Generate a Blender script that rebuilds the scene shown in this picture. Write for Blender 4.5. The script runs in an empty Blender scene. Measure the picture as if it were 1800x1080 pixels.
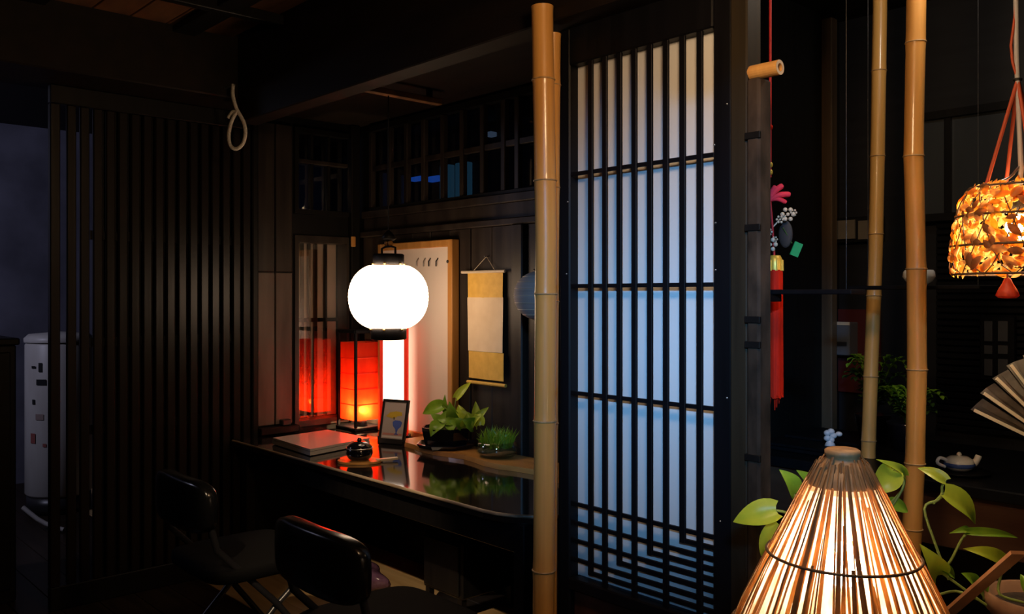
import bpy, bmesh, math, random
from mathutils import Vector, Matrix
random.seed(7)
S = bpy.context.scene
COL = S.collection
PI = math.pi

# ------------------------------------------------------------------ camera, world, lights, exposure
F = 1530.0                      # focal length in pixels of the 1800 px wide frame
CZ = 1.34                       # camera height
FWD = Vector((-0.7352, 0.678, 0)); RGT = Vector((0.678, 0.7352, 0))
cam_d = bpy.data.cameras.new('camera'); cam = bpy.data.objects.new('camera', cam_d); COL.objects.link(cam)
cam.location = (0, 0, CZ)
cam.rotation_euler = (PI/2, 0, math.atan2(-FWD.x, FWD.y))
cam_d.sensor_width = 36; cam_d.lens = 36*F/1800; cam_d.shift_y = -22/1800
cam_d.clip_start = 0.02
S.camera = cam
S.view_settings.view_transform = 'Standard'; S.view_settings.look = 'None'
S.view_settings.exposure = 0.0; S.view_settings.gamma = 1.0; S.view_settings.use_curve_mapping = False
w = bpy.data.worlds.new('world'); S.world = w; w.use_nodes = True
w.node_tree.nodes['Background'].inputs[0].default_value = (0.35, 0.45, 0.8, 1)
w.node_tree.nodes['Background'].inputs[1].default_value = 0.004

def area(name, loc, target, size, power, color, spread=PI):
    l = bpy.data.lights.new(name, 'AREA'); l.shape = 'DISK'; l.size = size; l.energy = power; l.color = color; l.spread = spread
    o = bpy.data.objects.new(name, l); COL.objects.link(o); o.location = loc
    o.rotation_euler = (Vector(target)-Vector(loc)).to_track_quat('-Z', 'Y').to_euler()
    return o
sp_ = bpy.data.lights.new('floor_fill_spot', 'SPOT'); sp_.energy = 240; sp_.color = (1.0, 0.74, 0.46); sp_.spot_size = math.radians(17); sp_.spot_blend = .6; sp_.shadow_soft_size = .03  # unseen spot, added to brighten the floor under the desk
so_ = bpy.data.objects.new('floor_fill_spot', sp_); COL.objects.link(so_); so_.location = (-1.25, -0.15, 2.40)
so_.rotation_euler = (Vector((-3.05, 2.10, 0))-so_.location).to_track_quat('-Z', 'Y').to_euler()
gl_ = bpy.data.lights.new('counter_fill', 'POINT'); gl_.energy = 8.5; gl_.color = (1.0, 0.86, 0.70); gl_.shadow_soft_size = .05  # unseen fill, added above the counter to brighten the things on it
go_ = bpy.data.objects.new('counter_fill', gl_); COL.objects.link(go_); go_.location = (-0.80, 2.38, 2.40)
area('window_light', (1.35, -1.70, 2.45), (-1.36, 1.85, 1.25), 0.26, 2.35, (0.20, 0.53, 1.0), spread=0.31)
area('back_room_fill', (-5.2, -0.6, 2.3), (-6.3, 1.4, 1.5), 0.5, 12.0, (0.72, 0.72, 1.0))  # unseen source, added to light the rear wall and the heater

# ------------------------------------------------------------------ helpers
def W(px, py, X=None, Y=None, z=None, d=None):
    """point seen at pixel (px,py) lying on the plane X=, Y=, z= or at depth d"""
    D = FWD + RGT*((px-900)/F) + Vector((0, 0, (518-py)/F))
    if X is not None: t = X/D.x
    elif Y is not None: t = Y/D.y
    elif z is not None: t = (z-CZ)/D.z
    else: t = d
    return Vector((0, 0, CZ)) + D*t

class MB:
    def __init__(s): s.v = []; s.f = []; s.smooth = []
    def add(s, vs, fs, sm=False):
        b = len(s.v); s.v += [tuple(v) for v in vs]
        s.f += [tuple(i+b for i in f) for f in fs]; s.smooth += [sm]*len(fs); return s
    def box(s, a, b, bev=0.0):
        x0,y0,z0 = [min(p,q) for p,q in zip(a,b)]; x1,y1,z1 = [max(p,q) for p,q in zip(a,b)]
        e = min(bev, (x1-x0)*.45, (y1-y0)*.45, (z1-z0)*.45)
        if e <= 0:
            return s.add([(x0,y0,z0),(x1,y0,z0),(x1,y1,z0),(x0,y1,z0),(x0,y0,z1),(x1,y0,z1),(x1,y1,z1),(x0,y1,z1)],
                     [(0,3,2,1),(4,5,6,7),(0,1,5,4),(1,2,6,5),(2,3,7,6),(3,0,4,7)])
        bm = bmesh.new(); bmesh.ops.create_cube(bm, size=1)
        for v in bm.verts: v.co = Vector(((x0+x1)/2+v.co.x*(x1-x0), (y0+y1)/2+v.co.y*(y1-y0), (z0+z1)/2+v.co.z*(z1-z0)))
        bmesh.ops.bevel(bm, geom=list(bm.edges), offset=e, segments=1, affect='EDGES', profile=.5)
        bm.verts.index_update()
        s.add([v.co[:] for v in bm.verts], [[v.index for v in f.verts] for f in bm.faces]); bm.free(); return s
    def obox(s, p0, p1, w, h, up=(0,0,1)):
        """oriented bar from p0 to p1, width w, thickness h"""
        p0 = Vector(p0); p1 = Vector(p1); t = (p1-p0).normalized(); up = Vector(up)
        if abs(t.dot(up)) > .98: up = Vector((0,1,0))
        a = t.cross(up).normalized(); b = a.cross(t).normalized()
        vs = []
        for p in (p0, p1):
            for i, j in ((-1,-1),(1,-1),(1,1),(-1,1)): vs.append(p + a*(i*w/2) + b*(j*h/2))
        return s.add(vs, [(0,1,2,3),(7,6,5,4),(0,4,5,1),(1,5,6,2),(2,6,7,3),(3,7,4,0)])
    def tube(s, pts, rad, n=10, cap=True):
        pts = [Vector(p) for p in pts]
        if not hasattr(rad, '__len__'): rad = [rad]*len(pts)
        t0 = (pts[1]-pts[0]).normalized()
        a = t0.cross(Vector((0,0,1)))
        if a.length < .05: a = t0.cross(Vector((0,1,0)))
        a.normalize(); vs = []; fs = []
        for i, p in enumerate(pts):
            t = (pts[min(i+1,len(pts)-1)]-pts[max(i-1,0)]).normalized()
            a = (a - t*a.dot(t)).normalized(); b = t.cross(a)
            for k in range(n):
                q = 2*PI*k/n; vs.append(p + (a*math.cos(q)+b*math.sin(q))*rad[i])
        for i in range(len(pts)-1):
            for k in range(n): fs.append((i*n+k, i*n+(k+1)%n, (i+1)*n+(k+1)%n, (i+1)*n+k))
        s.add(vs, fs, True)
        if cap:
            m = len(pts)-1; s.add(vs[:n], [tuple(range(n))[::-1]]); s.add(vs[m*n:], [tuple(range(n))])
        return s
    def lathe(s, prof, c, n=32, sm=True, a0=0, sq=None):
        c = Vector(c); vs = []; fs = []
        for r, z in prof:
            for k in range(n):
                q = a0 + 2*PI*k/n
                vs.append(c + Vector((r*math.cos(q), r*math.sin(q), z)))
        for i in range(len(prof)-1):
            for k in range(n): fs.append((i*n+k, i*n+(k+1)%n, (i+1)*n+(k+1)%n, (i+1)*n+k))
        return s.add(vs, fs, sm)
    def ball(s, c, rx, ry=None, rz=None, n=20, m=12, ex=1.0, bend=0.0, bump=0.0):
        ry = rx if ry is None else ry; rz = rx if rz is None else rz; c = Vector(c)
        sp = lambda v: math.copysign(abs(v)**ex, v)
        vs = []; fs = []
        for i in range(m+1):
            th = -PI/2 + PI*i/m
            for k in range(n):
                q = 2*PI*k/n
                x = sp(math.cos(th))*sp(math.cos(q)); y = sp(math.cos(th))*sp(math.sin(q)); z = sp(math.sin(th))
                u = 1 + (bump*math.sin(5*q+3*th)*math.cos(th) if bump else 0)
                vs.append(c + Vector((x*rx*u, y*ry*u + bend*(x*rx)**2, z*rz*u)))
        for i in range(m):
            for k in range(n): fs.append((i*n+k, i*n+(k+1)%n, (i+1)*n+(k+1)%n, (i+1)*n+k))
        return s.add(vs, fs, True)
    def torus(s, c, R, r, n=40, m=8, axis='z'):
        pts = []
        for k in range(n+1):
            q = 2*PI*k/n; pts.append(Vector(c)+Vector((R*math.cos(q), R*math.sin(q), 0)))
        vs = []; fs = []
        for k in range(n):
            q = 2*PI*k/n; e = Vector((math.cos(q), math.sin(q), 0))
            for j in range(m):
                a = 2*PI*j/m; vs.append(Vector(c)+e*(R+r*math.cos(a))+Vector((0,0,r*math.sin(a))))
        for k in range(n):
            for j in range(m): fs.append((k*m+j, ((k+1)%n)*m+j, ((k+1)%n)*m+(j+1)%m, k*m+(j+1)%m))
        return s.add(vs, fs, True)
    def leaf(s, base, tip, wid, nrm, arch=.12, fold=.18, heart=True, n=9, thick=.0006):
        base = Vector(base); tip = Vector(tip); ax = tip-base; L = ax.length; t = ax/L
        nrm = Vector(nrm); nrm = (nrm - t*nrm.dot(t)).normalized(); sd = t.cross(nrm)
        top = []; 
        for i in range(n+1):
            u = i/n
            if heart: f = (math.sin(PI*min(1,(u*.93+.07))**.62))**.85 if u < 1 else 0
            else: f = math.sin(PI*u)**.9 if 0 < u < 1 else .05
            f = max(f, .02)
            c = base + ax*u + nrm*(arch*L*math.sin(PI*u) )
            for j in (-1,-.55,0,.55,1):
                back = -.12*L*abs(j)**2*(1-u)**3 if heart else 0
                top.append(c + sd*(j*f*wid/2) + nrm*(fold*wid*abs(j)**1.5*f) + t*back)
        fs = []
        for i in range(n):
            for j in range(4): a = i*5+j; fs.append((a, a+1, a+6, a+5))
        bot = [p - nrm*thick for p in top]; m = len(top)
        return s.add(top+bot, fs+[tuple(q+m for q in f[::-1]) for f in fs], True)

def rootloc(o):
    p = Vector((0,0,0))
    while o is not None: p += o.location; o = o.parent
    return p
def obj(name, mb, m, parent=None, label=None, stuff=False, shade=None, at=None):
    me = bpy.data.meshes.new(name)
    off = rootloc(parent) if parent is not None else Vector(at or (0,0,0))
    me.from_pydata([Vector(v)-off for v in mb.v], [], mb.f)
    me.polygons.foreach_set('use_smooth', [bool(q) for q in mb.smooth] if shade is None else [shade]*len(mb.f))
    me.materials.append(m); me.update()
    o = bpy.data.objects.new(name, me); COL.objects.link(o)
    if parent is not None: o.parent = parent
    else: o.location = off
    if label: o['label'] = label
    if stuff: o['kind'] = 'stuff'
    return o
def thing(name, label, cat, loc=(0,0,0), group=None):
    o = bpy.data.objects.new(name, None); COL.objects.link(o); o.location = loc; o.empty_display_size = .05
    return tag(o, label, cat, group)
def tag(o, label, cat, group=None):
    o['label'] = label; o['category'] = cat
    if group: o['group'] = group
    return o
def struct(name, mb, m):
    o = obj(name, mb, m); o['kind'] = 'structure'; return o
def B(a, b, bev=0.0): return MB().box(a, b, bev)
def dup(root, loc, rz=0, label=None):
    r = root.copy(); COL.objects.link(r); r.location = loc; r.rotation_euler = (0,0,rz)
    if label: r['label'] = label
    for ch in list(root.children):
        c = ch.copy(); COL.objects.link(c); c.parent = r
        for g in ch.children:
            e = g.copy(); COL.objects.link(e); e.parent = c
    return r

# ------------------------------------------------------------------ materials
def mat(name, col, rough=.5, metal=0, var=.0, scale=(8,8,8), col2=None, bump=0, coat=0, spec=.5, trans=0, emit=None, es=0, detail=4):
    m = bpy.data.materials.new(name); m.use_nodes = True; nt = m.node_tree; N = nt.nodes; L = nt.links
    b = N['Principled BSDF']; b.inputs['Base Color'].default_value = (*col, 1); b.inputs['Roughness'].default_value = rough
    b.inputs['Metallic'].default_value = metal; b.inputs['Specular IOR Level'].default_value = spec
    b.inputs['Coat Weight'].default_value = coat; b.inputs['Coat Roughness'].default_value = .08
    if emit: b.inputs['Emission Color'].default_value = (*emit, 1); b.inputs['Emission Strength'].default_value = es
    if col2 or bump or var:
        tc = N.new('ShaderNodeTexCoord'); mp = N.new('ShaderNodeMapping'); mp.inputs['Scale'].default_value = scale
        nz = N.new('ShaderNodeTexNoise'); nz.inputs['Scale'].default_value = 1; nz.inputs['Detail'].default_value = detail
        L.new(tc.outputs['Object'], mp.inputs[0]); L.new(mp.outputs[0], nz.inputs['Vector'])
        c2 = col2 or tuple(c*(1-var) for c in col)
        rp = N.new('ShaderNodeValToRGB'); rp.color_ramp.elements[0].position = .32; rp.color_ramp.elements[1].position = .68
        rp.color_ramp.elements[0].color = (*c2,1); rp.color_ramp.elements[1].color = (*col,1)
        L.new(nz.outputs['Fac'], rp.inputs[0]); L.new(rp.outputs[0], b.inputs['Base Color'])
        if bump:
            bp = N.new('ShaderNodeBump'); bp.inputs['Strength'].default_value = bump; bp.inputs['Distance'].default_value = .004
            L.new(nz.outputs['Fac'], bp.inputs['Height']); L.new(bp.outputs[0], b.inputs['Normal'])
    m['b'] = 1
    if trans:
        tr = N.new('ShaderNodeBsdfTranslucent'); mx = N.new('ShaderNodeMixShader'); mx.inputs[0].default_value = trans
        src = b.inputs['Base Color'].links[0].from_socket if b.inputs['Base Color'].links else None
        if src: L.new(src, tr.inputs[0])
        else: tr.inputs[0].default_value = (*col,1)
        L.new(b.outputs[0], mx.inputs[1]); L.new(tr.outputs[0], mx.inputs[2]); L.new(mx.outputs[0], N['Material Output'].inputs[0])
    return m
def emis(name, col, st):
    m = bpy.data.materials.new(name); m.use_nodes = True; N = m.node_tree.nodes
    N.remove(N['Principled BSDF']); e = N.new('ShaderNodeEmission'); e.inputs[0].default_value = (*col,1); e.inputs[1].default_value = st
    m.node_tree.links.new(e.outputs[0], N['Material Output'].inputs[0]); return m
def glass(name, tint=(.9,.95,1), refl=.1, rough=.02):
    m = bpy.data.materials.new(name); m.use_nodes = True; nt = m.node_tree; N = nt.nodes; N.remove(N['Principled BSDF'])
    t = N.new('ShaderNodeBsdfTransparent'); t.inputs[0].default_value = (*tint,1)
    g = N.new('ShaderNodeBsdfGlossy'); g.inputs['Roughness'].default_value = rough; g.inputs[0].default_value = (1,1,1,1)
    mx = N.new('ShaderNodeMixShader'); mx.inputs[0].default_value = refl
    nt.links.new(t.outputs[0], mx.inputs[1]); nt.links.new(g.outputs[0], mx.inputs[2]); nt.links.new(mx.outputs[0], N['Material Output'].inputs[0])
    return m
BLK  = mat('black_stained_wood', (.008,.007,.0065), .45, spec=.25, col2=(.005,.0045,.0045), scale=(30,30,2), bump=.25)
BLKH = mat('black_stained_beam', (.016,.010,.007), .6, spec=.2, col2=(.009,.006,.005), scale=(3,14,14), bump=.3)
LACQ = mat('black_lacquered_wood', (.006,.006,.008), .45, col2=(.0035,.0035,.0045), scale=(40,40,2), bump=.1, spec=.16)
LITWB= mat('lit_wall_board', (.15,.115,.095), .5, spec=.3, col2=(.06,.045,.038), scale=(9,9,1.4), bump=.3)  # paler copy of the wall board, lamplight put into its colour
WALLB= mat('smoked_wall_board', (.040,.030,.024), .42, spec=.35, col2=(.014,.010,.009), scale=(16,16,1.4), bump=.35)
SLAT = mat('dark_slat_wood', (.010,.007,.0055), .34, spec=.30, col2=(.012,.009,.008), scale=(40,40,1.5), bump=.15)
PAPER= mat('white_screen_paper', (.80,.80,.79), .85, col2=(.72,.73,.74), scale=(5,5,1.2))
DESKM= mat('desk_lacquer', (.012,.010,.009), .07, col2=(.008,.006,.006), scale=(2,20,2), coat=.5, spec=.9)
EDGE = mat('worn_desk_edge', (.52,.40,.26), .45, col2=(.12,.08,.05), scale=(3,20,20))
BAMB = mat('bamboo_skin', (.70,.36,.095), .36, col2=(.54,.25,.06), scale=(28,28,1.6), coat=.35, bump=.06)
BAMG = mat('bamboo_skin_pale', (.74,.43,.13), .36, col2=(.58,.31,.08), scale=(24,24,1.4), coat=.3, bump=.06)
BAMN = mat('bamboo_node', (.30,.17,.06), .55, col2=(.50,.32,.15), scale=(60,60,60))
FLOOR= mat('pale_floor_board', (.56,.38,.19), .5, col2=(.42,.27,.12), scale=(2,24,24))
FLOORD= mat('shaded_floor_board', (.035,.021,.013), .4, spec=.2, col2=(.018,.011,.007), scale=(2,24,24))  # darker copy of the floor board, shade of the front room put into its colour
CEIL = mat('brown_ceiling_board', (.26,.12,.045), .6, col2=(.10,.042,.016), scale=(3,12,12), bump=.2)
PINE = mat('pine_wood', (.62,.30,.08), .45, col2=(.45,.19,.04), scale=(22,22,2))
SLABM= mat('honey_slab_wood', (.66,.33,.09), .4, col2=(.44,.20,.045), scale=(3,26,26), coat=.2)
WBOARD=mat('white_board_paper', (.84,.72,.63), .8, col2=(.77,.65,.56), scale=(3,3,1))
GOLD = mat('gold_brocade', (.86,.53,.10), .6, col2=(.74,.43,.07), scale=(26,26,26))
CREAM= mat('cream_scroll_paper', (.86,.68,.47), .8, col2=(.78,.60,.40), scale=(12,12,12))
RODM = mat('pale_rod_wood', (.70,.58,.42), .4)
METAL= mat('grey_metal', (.5,.5,.5), .3, metal=1)
BRASS= mat('brass_pin', (.8,.5,.15), .3, metal=1)
VINYL= mat('black_vinyl', (.004,.004,.0045), .20, spec=.4)
CLOTH= mat('black_seat_cloth', (.0025,.0025,.003), .8, spec=.1)
TUBEM= mat('black_steel_tube', (.015,.015,.018), .3)
ROPE = mat('white_rope', (.72,.66,.56), .9, col2=(.5,.45,.38), scale=(120,120,120), bump=.5)
GREEN= mat('leaf_green', (.36,.60,.05), .35, col2=(.20,.42,.03), scale=(20,20,20), trans=.35)
LIME = mat('leaf_lime', (.66,.76,.07), .35, col2=(.46,.62,.045), scale=(22,22,22), trans=.35)
DKGRN= mat('leaf_dark_green', (.06,.14,.02), .45, col2=(.02,.06,.01), scale=(20,20,20), trans=.2)
STEMM= mat('stem_green', (.28,.38,.08), .5)
SOIL = mat('soil', (.05,.03,.02), .95, col2=(.02,.012,.008), scale=(60,60,60), bump=.6)
POTM = mat('navy_black_glaze', (.008,.009,.016), .12, coat=.5)
TERRA= mat('terracotta', (.36,.19,.10), .8, col2=(.22,.11,.06), scale=(18,18,18))
CLEAR= glass('clear_glass', (.88,.92,.9), .14)
PANE = glass('dark_window_pane', (.55,.6,.68), .10)
MIRR = glass('reflecting_pane', (.92,.90,.88), .15, rough=.015)
SILV = mat('silver_casing', (.60,.56,.53), .30, metal=.25)
DARKPL=mat('dark_plastic', (.02,.02,.022), .35)
WHITEM=mat('white_enamel', (.62,.60,.57), .4, col2=(.50,.47,.44), scale=(6,6,2))
CERAM= mat('white_porcelain', (.86,.86,.88), .2, coat=.4)
BLUEM= mat('blue_glaze', (.05,.10,.36), .25)
REDM = mat('red_silk', (.72,.022,.006), .6, spec=.08, col2=(.5,.012,.004), scale=(140,140,3), bump=.4)
PINK = mat('pink_cord', (.75,.05,.09), .6, spec=.1)
GOLDT= mat('gold_thread', (.85,.50,.06), .35, metal=.3)
REDC = mat('red_cord', (.50,.015,.02), .6)
ORNG = mat('orange_red_cord', (.48,.08,.03), .6)

# ------------------------------------------------------------------ setting
XL, YF, YW = -4.02, 1.855, 2.60
ZD = .64                                     # desk top
# floor of boards along X
struct('floor', B((-7.2,-3.4,-.12), (1.8,4.4,-.012)), SLABM)
fl = bpy.data.objects['floor']
pm = None
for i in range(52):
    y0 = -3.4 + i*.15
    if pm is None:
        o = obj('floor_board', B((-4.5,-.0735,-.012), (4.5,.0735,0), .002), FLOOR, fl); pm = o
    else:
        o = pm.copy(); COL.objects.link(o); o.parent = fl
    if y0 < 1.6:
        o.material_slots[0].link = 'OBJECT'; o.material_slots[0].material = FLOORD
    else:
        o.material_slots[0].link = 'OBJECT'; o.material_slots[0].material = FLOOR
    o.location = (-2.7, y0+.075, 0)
# ceiling of the front room
struct('ceiling', B((-7.2,-3.4,2.54), (1.8,4.4,2.66)), BLKH)
ce = bpy.data.objects['ceiling']; pm = None
for i in range(26):
    y0 = -2.0 + i*.15
    if y0 > 1.7: break
    if pm is None: o = obj('ceiling_board', B((-1.9,-.073,2.505), (1.9,.073,2.54), .003), CEIL, ce); pm = o
    else: o = pm.copy(); COL.objects.link(o); o.parent = ce
    o.location = (-1.86, y0+.07, 0)
for x in (-3.33,-2.75,-2.15,-1.55): obj('batten', B((x-.022,-2.0,2.462), (x+.022,1.76,2.505), .003), BLK, ce)
for y in (1.52,.92,.32): obj('cross_batten', B((-3.76,y-.05,2.475), (-.2,y+.05,2.503), .003), BLK, ce)
# header over the desk nook and over the screen, beam over the slatted door
struct('trim_1', B((-3.755,1.765,2.12), (-1.02,1.858,2.54), .004), BLKH)
struct('trim_2', B((XL-.12,-.5,2.23), (-3.755,1.858,2.54), .006), BLKH)
struct('trim_3', B((XL-.02,1.866,2.25), (-1.9,YW,2.30)), BLKH)               # nook ceiling board
# walls
def boards_Y(par, x0, x1, y, z0, z1, n, th=.018, m=None):
    st = (x1-x0)/n
    for i in range(n):
        obj('wall_board', B((x0+i*st+.002, y-th-.004*(i%2), z0), (x0+(i+1)*st-.002, y, z1), .003), m or WALLB, par)
def boards_X(par, y0, y1, x, z0, z1, n, th=.018, m=None):
    st = (y1-y0)/n
    for i in range(n):
        obj('wall_board', B((x, y0+i*st+.002, z0), (x+th+.004*(i%2), y0+(i+1)*st-.002, z1), .003), m or WALLB, par)
wb = MB(); wb.box((XL-.12,YW,0), (-1.9,YW+.05,1.77)); wb.box((XL-.12,YW,2.235), (-1.9,YW+.05,2.54))
wb.box((-1.96,YW,1.77), (-1.9,YW+.05,2.235)); wb.box((XL-.12,YW,1.77), (-3.92,YW+.05,2.235))
struct('wall_back', wb, BLK); wbo = bpy.data.objects['wall_back']
boards_Y(wbo, -3.98, -2.78, YW, ZD, 1.645, 8)
boards_Y(wbo, -2.70, -1.92, YW, ZD, 1.645, 5)
obj('wall_post', B((-2.78,YW-.045,0), (-2.71,YW,1.645), .005), WALLB, wbo)
obj('rail', B((-3.98,YW-.04,1.645), (-1.92,YW,1.675), .004), WALLB, wbo)
obj('rail', B((-3.98,YW-.03,1.745), (-1.92,YW,1.785), .004), WALLB, wbo)
obj('board_band', B((-3.98,YW-.014,1.675), (-1.92,YW,1.745), .002), WALLB, wbo)
# left wall : post, boards, mirror-like paned panel, transom
wl = MB(); wl.box((XL-.16,1.97,0), (XL-.02,2.20,2.54)); wl.box((XL-.16,2.20,1.645), (XL-.02,YW+.05,1.755))
wl.box((XL-.16,2.20,2.20), (XL-.02,YW+.05,2.54)); wl.box((XL-.16,2.20,0), (XL-.02,YW+.05,ZD+.02)); wl.box((XL-.20,2.20,ZD), (XL-.16,YW,1.66))
struct('wall_left', wl, BLK); wlo = bpy.data.objects['wall_left']
obj('corner_post', B((XL-.03,1.958,0), (XL+.02,1.992,2.23), .006), BLK, wlo)
boards_X(wlo, 1.995, 2.185, XL-.02, ZD+.045, 1.45, 2, m=LITWB)
boards_X(wlo, 1.995, 2.185, XL-.02, 1.455, 2.2, 2)
obj('ledge', B((XL-.02,1.99,ZD+.005), (XL+.05,2.20,ZD+.04), .004), BLK, wlo)
obj('corner_post', B((XL-.03,YW-.075,0), (XL+.02,YW-.022,2.25), .006), BLK, wlo)
# room beyond the slatted door
struct('wall_rear', B((-7.0,-3.4,0), (-6.9,4.4,2.54)), mat('blue_grey_plaster', (.20,.20,.27), .6, col2=(.11,.11,.15), scale=(3,3,3)))
struct('wall_front', B((-7.2,-3.4,0), (1.8,-3.3,2.54)), BLK)
struct('wall_right', B((1.7,-3.4,0), (1.8,4.4,2.54)), BLK)
struct('wall_far', B((-7.2,4.3,0), (1.8,4.4,2.54)), BLK)
# partition behind the lattice screen, and wall between nook and garden side
pw = MB(); pw.box((-1.84,1.905,0), (-1.24,1.95,2.54)); struct('wall_partition', pw, BLK)
struct('wall_nook', B((-1.90,1.951,0), (-1.84,3.655,2.54)), BLK)

# ------------------------------------------------------------------ windows of the nook (transoms)
def transom_back():
    t = MB(); t.box((-3.92,YW-.02,1.77), (-1.96,YW+.05,1.80)); t.box((-3.92,YW-.02,2.205), (-1.96,YW+.05,2.235))
    wo = struct('window_1', t, BLK)
    for px in (655,687,717,747,781,815,851,888,912):
        x = W(px,300,Y=YW).x
        obj('glazing_bar', B((x-.014,YW-.016,1.80), (x+.014,YW+.012,2.205), .003), WALLB, wo)
    obj('cross_bar', B((-3.92,YW-.010,1.995), (-1.96,YW+.010,2.022), .002), WALLB, wo)
    obj('pane', B((-3.92,YW+.02,1.80), (-1.96,YW+.024,2.205)), PANE, wo)
transom_back()
t = MB(); t.box((XL-.06,2.20,1.755), (XL-.0,YW-.08,1.78)); t.box((XL-.06,2.20,2.175), (XL,YW-.08,2.20)); t.box((XL-.06,2.20,1.78), (XL,2.222,2.175))
w2 = struct('window_2', t, BLK)
obj('cross_bar', B((XL-.05,2.222,2.02), (XL-.01,YW-.08,2.04), .002), WALLB, w2)
for y in (2.31,2.41): obj('glazing_bar', B((XL-.05,y-.008,1.78), (XL-.02,y+.008,2.175), .002), BLK, w2)
obj('pane', B((XL-.056,2.222,1.78), (XL-.052,YW-.08,2.175)), PANE, w2)
# paned panel with pale paper behind bars, it mirrors the red lantern
t = MB(); t.box((XL-.09,2.20,ZD+.02), (XL-.0,2.222,1.645)); t.box((XL-.09,2.222,1.61), (XL,YW-.08,1.645)); t.box((XL-.09,2.222,ZD+.02), (XL,YW-.08,ZD+.05)); t.box((XL-.09,2.505,ZD+.05),(XL,YW-.078,1.61))
w3 = struct('window_3', t, WALLB)
obj('pane', B((XL-.084,2.222,ZD+.05), (XL-.080,2.505,1.61)), MIRR, w3)
for y in (2.245,2.295,2.335,2.375,2.435): obj('glazing_bar', B((XL-.112,y-.007,ZD+.05), (XL-.090,y+.007,1.61), .002), SLAT, w3)
obj('cross_bar', B((XL-.112,2.222,1.195), (XL-.092,2.505,1.215), .002), SLAT, w3)
obj('paper_backing', B((XL-.135,2.21,ZD+.05), (XL-.118,2.51,1.62)), mat('aged_paper', (.82,.68,.54), .8, col2=(.66,.53,.41), scale=(6,6,2)), w3)
# lit signs on the wall outside the transom
struct('wall_outside', B((-7.2,4.06,0), (-1.9,4.14,2.54)), BLK)
def sign(name, px0, py0, px1, py1, m, label):
    a = W(px0,py1,Y=4.05); b = W(px1,py0,Y=4.05)
    o = obj(name, B((a.x,4.0,a.z), (b.x,4.06,b.z), .004), m, at=(a.x,4.05,a.z)); tag(o, label, 'sign'); return o
SB = emis('blue_sign_light', (.03,.16,.75), .55); ST = emis('teal_sign_light', (.10,.32,.46), .16); SW = emis('pale_sign_light', (.45,.6,.8), .16)
sign('lit_sign', 728,310,748,320, SB, 'blue lit sign beyond the transom, left one of the two blue')
sign('lit_sign', 759,309,779,321, SB, 'blue lit sign beyond the transom, right one of the two blue')
sign('lit_sign', 782,290,798,360, ST, 'narrow teal lit panel beyond the transom, left of the wider one')
sign('lit_sign', 809,285,829,357, ST, 'wider teal lit panel beyond the transom, under its middle bars')
sign('lit_sign', 698,241,713,253, SW, 'small pale lit sign high at the left behind the transom')
sign('lit_sign', 862,232,872,242, SW, 'small pale lit sign at the right end behind the transom')

# ------------------------------------------------------------------ slatted sliding door on the left
d = thing('slatted_door', 'tall black sliding door of close vertical slats on the left', 'door', (XL,1.53,0))
obj('top_rail', B((XL-.03,1.055,2.15), (XL+.008,1.955,2.23), .004), BLK, d)
obj('bottom_rail', B((XL-.03,1.055,0), (XL+.008,1.955,.10), .004), BLK, d)
obj('stile', B((XL-.03,1.055,.10), (XL+.008,1.095,2.15), .004), SLAT, d)
obj('stile', B((XL-.03,1.915,.10), (XL+.008,1.955,2.15), .004), SLAT, d)
sm_ = None
NS = 15
for i in range(NS):
    y = 1.140 + i*(1.885-1.140)/(NS-1)
    mbs = B((XL-.015,y-.019,.10), (XL+.006,y+.019,2.15), .004)
    obj('slat', mbs, SLAT, d)
for z in (.75,1.13,1.6): obj('back_rail', B((XL-.03,1.22,z-.02), (XL-.016,1.915,z+.02)), BLK, d)
obj('backing_board', B((XL-.045,1.24,.02), (XL-.032,1.95,2.23)), BLK, d)
# dark cabinet and white water heater beyond it
c = W(50,1060,z=0)
cab = thing('dark_cabinet', 'dark wooden cabinet at the far left edge before the blue wall', 'cabinet', (-4.5,.6,0))
obj('body', B((-4.85,.1,0), (-4.26,.985,1.12), .006), BLK, cab)
obj('top', B((-4.87,.08,1.12), (-4.24,.995,1.15), .005), BLK, cab)
obj('door', B((-4.26,.13,.06), (-4.245,.53,1.09), .004), BLK, cab); dd = obj('door', B((-4.26,.55,.06), (-4.245,.96,1.09), .004), BLK, cab)
hc = W(104,895,z=0, )
hx, hy = hc.x, hc.y
ht = thing('water_heater', 'white cylindrical water heater standing behind the slatted door', 'heater', (hx,hy,0))
R = .19
obj('tank', MB().lathe([(0,.10),(R-.02,.10),(R,.12),(R,1.03),(R-.01,1.045),(0,1.045)], (hx,hy,0), 36), WHITEM, ht)
obj('lid', MB().lathe([(R+.004,1.047),(R+.006,1.07),(R-.02,1.095),(0,1.11)], (hx,hy,0), 36), WHITEM, ht)
obj('base_ring', MB().lathe([(R-.03,0),(R-.01,0),(R-.01,.10),(R-.03,.10)], (hx,hy,0), 36), DARKPL, ht)
tocam = Vector((-hx,-hy,0)).normalized(); side = Vector((-tocam.y,tocam.x,0))
def onheater(u, z, w, h, m, nm):
    # patch curved on the tank, u = metres to the right as seen from the room
    mb = MB(); vs = []
    for k in range(5):
        a = (u + w*(k/4-.5))/R
        e = tocam*math.cos(a) + side*math.sin(a)
        for zz in (z-h/2, z+h/2): vs.append(Vector((hx,hy,zz)) + e*(R+.004))
    mb.add(vs, [(2*k,2*k+2,2*k+3,2*k+1) for k in range(4)], True); obj(nm, mb, m, ht)
sgn = 1
onheater(-.105, .90, .022, .055, DARKPL, 'vent_slot'); onheater(-.10, .81, .06, .035, DARKPL, 'control_panel'); onheater(-.15,.90,.03,.015,DARKPL,'label_line')
RLAB = mat('faded_red_print', (.30,.08,.07), .7)
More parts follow.
